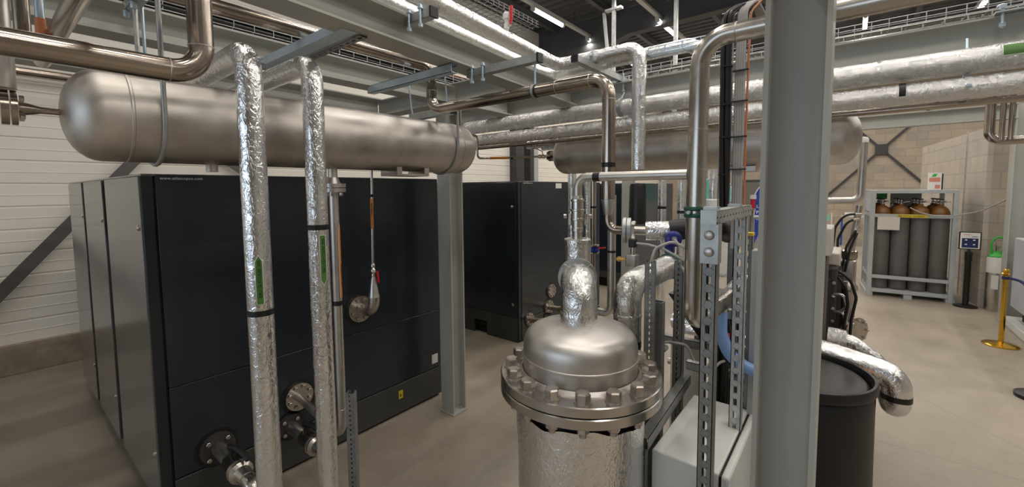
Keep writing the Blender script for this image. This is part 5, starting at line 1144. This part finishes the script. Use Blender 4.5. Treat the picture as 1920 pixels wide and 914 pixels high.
bs = thing('barrier_post', 'black round post base cut by the right edge of the picture', 'post', (1.30, 5.46, 0))
MB().lathe((1.30, 5.46, 0), (0, 0, 1), [(0.15, 0), (0.15, 0.03), (0.11, 0.045), (0.03, 0.05)], 40).build('base', 'black_plastic', bs)
MB().cyl((1.30, 5.46, 0.05), (1.30, 5.46, 0.95), 0.025, n=18).build('post', 'black_plastic', bs)
# small gas cylinder with green guard
gc = thing('gas_cylinder', 'white gas cylinder with green valve guard by the far column', 'gas bottle', (1.645, 9.04, 0))
MB().lathe((1.645, 9.04, 0), (0, 0, 1), [(0.088, 0), (0.092, 0.01), (0.092, 0.55)], 32).build('lower_body', 'pickled_steel', gc)
MB().lathe((1.645, 9.04, 0.55), (0, 0, 1), [(0.0925, 0), (0.0925, 0.20), (0.085, 0.235), (0.06, 0.255)], 32).build('upper_body', 'white_plastic', gc)
MB().lathe((1.645, 9.04, 0.775), (0, 0, 1), [(0.088, 0), (0.083, 0.02), (0.06, 0.035), (0.045, 0.06), (0.043, 0.085)], 28).build('green_collar', 'green_paint', gc)
MB().tube([(1.595, 9.04, 0.83), (1.590, 9.04, 0.98), (1.635, 9.04, 1.06), (1.70, 9.04, 1.06), (1.715, 9.04, 0.98), (1.70, 9.04, 0.83)], 0.013, 0.04, n=12).build('valve_guard', 'green_paint', gc)
MB().lathe((1.655, 9.04, 0.855), (0, 0, 1), [(0.02, 0), (0.02, 0.05), (0.028, 0.055), (0.028, 0.08)], 16).build('valve', 'bright_steel', gc)
MB().box((1.595, 8.946, 0.32), (1.665, 8.949, 0.52)).build('paper_label', 'white_plastic', gc)
# gold stanchion and rope
gs = thing('rope_stanchion', 'polished gold barrier stanchion with round base', 'stanchion', (1.37, 7.08, 0))
MB().lathe((1.37, 7.08, 0), (0, 0, 1), [(0.148, 0), (0.150, 0.012), (0.13, 0.022), (0.05, 0.034), (0.024, 0.045)], 48).build('base', 'gold', gs)
MB().cyl((1.37, 7.08, 0.04), (1.37, 7.08, 0.80), 0.023, n=24).build('post', 'gold', gs)
MB().lathe((1.37, 7.08, 0.80), (0, 0, 1), [(0.024, 0), (0.036, 0.012), (0.036, 0.02), (0.022, 0.028), (0.026, 0.04), (0.032, 0.052), (0.028, 0.066), (0.001, 0.075)], 24).build('finial', 'gold', gs)
MB().lathe((1.37, 7.08, 0.755), (0, 0, 1), [(0.030, 0), (0.030, 0.03)], 20).build('rope_hook', 'navy_rope', gs)
tag(MB().tube([(1.405, 7.06, 0.77), (1.47, 6.95, 0.765), (1.50, 6.75, 0.66), (1.52, 6.3, 0.50), (1.54, 5.8, 0.42), (1.56, 5.3, 0.55)], 0.014, 0.25, n=12).build('barrier_rope', 'navy_rope'), 'dark blue barrier rope hanging from the gold stanchion', 'rope')
# grey machine and plinth at right edge
mc = thing('machine_cabinet', 'light grey machine cabinet on a pale plinth at the right edge', 'cabinet', (2.1, 7.2, 0))
MB().box((1.63, 5.6, 0.26), (2.6, 8.15, 1.14)).build('body', 'light_cabinet', mc, bevel=0.012)
MB().box((1.70, 5.7, 1.14), (2.5, 7.95, 1.34)).build('top_cover', 'light_cabinet', mc, bevel=0.04, bseg=4)
MB().box((1.72, 5.7, 0.10), (2.5, 8.05, 0.26)).build('recess', 'black_gap', mc)
MB().box((1.60, 5.5, 0), (2.7, 8.28, 0.10)).build('plinth', 'white_trim', mc, bevel=0.008)
MB().box((1.6255, 7.52, 0.70), (1.6305, 7.68, 0.92)).build('warning_sticker', 'pink', mc)
MB().box((1.6235, 7.54, 0.74), (1.6255, 7.66, 0.82)).build('sticker_text', 'white_plastic', mc)
# ------------------------------------------------------------------ far things
def arch_panel(x0, x1, y, ztop, mat, lab, zb):
    t = thing('arch_panel', lab, 'display panel', ((x0+x1)/2, y, 0)); r = (x1-x0)/2; cx = (x0+x1)/2; zc = ztop-r
    pl = [(x0, zb), (x1, zb)]+[(cx+r*math.cos(math.pi*k/20), zc+r*math.sin(math.pi*k/20)) for k in range(21)]
    MB().prism(pl, (0, y, 0), (1, 0, 0), (0, 0, 1), (0, 0.03, 0)).build('board', mat, t)
    r2 = r+0.02; pl = [(x0-0.02, zb-0.02), (x1+0.02, zb-0.02)]+[(cx+r2*math.cos(math.pi*k/20), zc+r2*math.sin(math.pi*k/20)) for k in range(21)]
    MB().prism(pl, (0, y+0.005, 0), (1, 0, 0), (0, 0, 1), (0, 0.02, 0)).build('rim', 'white_plastic', t)
    MB().box((x0+0.05, y-0.15, 0), (x1-0.05, y+0.18, 0.04)).build('foot', 'galvanised', t)
    return t
ap = arch_panel(-1.42, -0.62, 9.0, 1.95, 'panel_blue', 'blue arched display panel with white lettering, left of the big column', 0.06)
for k, s_ in enumerate(('LE SOUR', 'PI\u00c8CE M', 'DU PRO')): text(s_, 0.085, (-1.385, 8.998, 1.42-0.11*k), (1, 0, 0), (0, 0, 1), 'white_ink', ap)
tq = arch_panel(-2.46, -1.90, 9.4, 2.02, 'turquoise', 'turquoise arched display panel behind the drop pipe', 1.52)
MB().box((-2.44, 9.405, 0.04), (-1.92, 9.425, 1.50)).build('lower_panel', 'white_plastic', tq)
t = thing('wall_poster', 'tall white and blue poster on the far block wall, left of the dark door', 'poster', (-3.42, 18.48, 1.0))
MB().box((-3.66, 18.475, 0.9), (-3.34, 18.495, 2.35)).build('paper', 'white_plastic', t)
MB().box((-3.66, 18.472, 1.45), (-3.34, 18.476, 1.95)).build('blue_print', 'navy_rope', t)
MB().box((-3.56, 18.472, 1.02), (-3.46, 18.476, 1.28)).build('red_print', 'red', t)
tag(MB().tube([(-0.62, 4.6, 0), (-0.62, 4.6, 1.97)], 0.022, n=14).build('support_pole', 'black_rubber'), 'thin black pole seen left of the big column under the far tank', 'pole')
tb = thing('work_table', 'small blue-legged table against the far wall, right of the big column', 'table', (0.0, 16.6, 0))
MB().box((-0.25, 16.4, 0.86), (0.45, 17.0, 0.90)).build('tabletop', 'light_cabinet', tb, bevel=0.004)
for x in (-0.22, 0.42):
    for y in (16.43, 16.97): MB().box((x-0.02, y-0.02, 0), (x+0.02, y+0.02, 0.86)).build('leg', 'panel_blue', tb)
tag(MB().box((-0.16, 16.5, 0.90), (0.2, 16.8, 1.0)).build('paper_box', 'white_plastic', bevel=0.01), 'white box lying on the far table', 'box')
ch = thing('wood_easel', 'small easel with pink panel and green disc beside the far table', 'easel', (-0.62, 16.2, 0))
for x in (-0.78, -0.46): MB().bar((x, 16.2, 0), (x*0.93-0.04, 16.25, 1.0), 0.03, 0.03, (0, 1, 0)).build('leg', 'cabinet_beige', ch)
MB().box((-0.76, 16.17, 0.1), (-0.48, 16.19, 0.55)).build('panel', 'pink', ch)
MB().lathe((-0.62, 16.17, 0.85), (0, -1, 0), [(0.11, 0), (0.11, 0.02)], 20).build('disc', 'turquoise', ch)
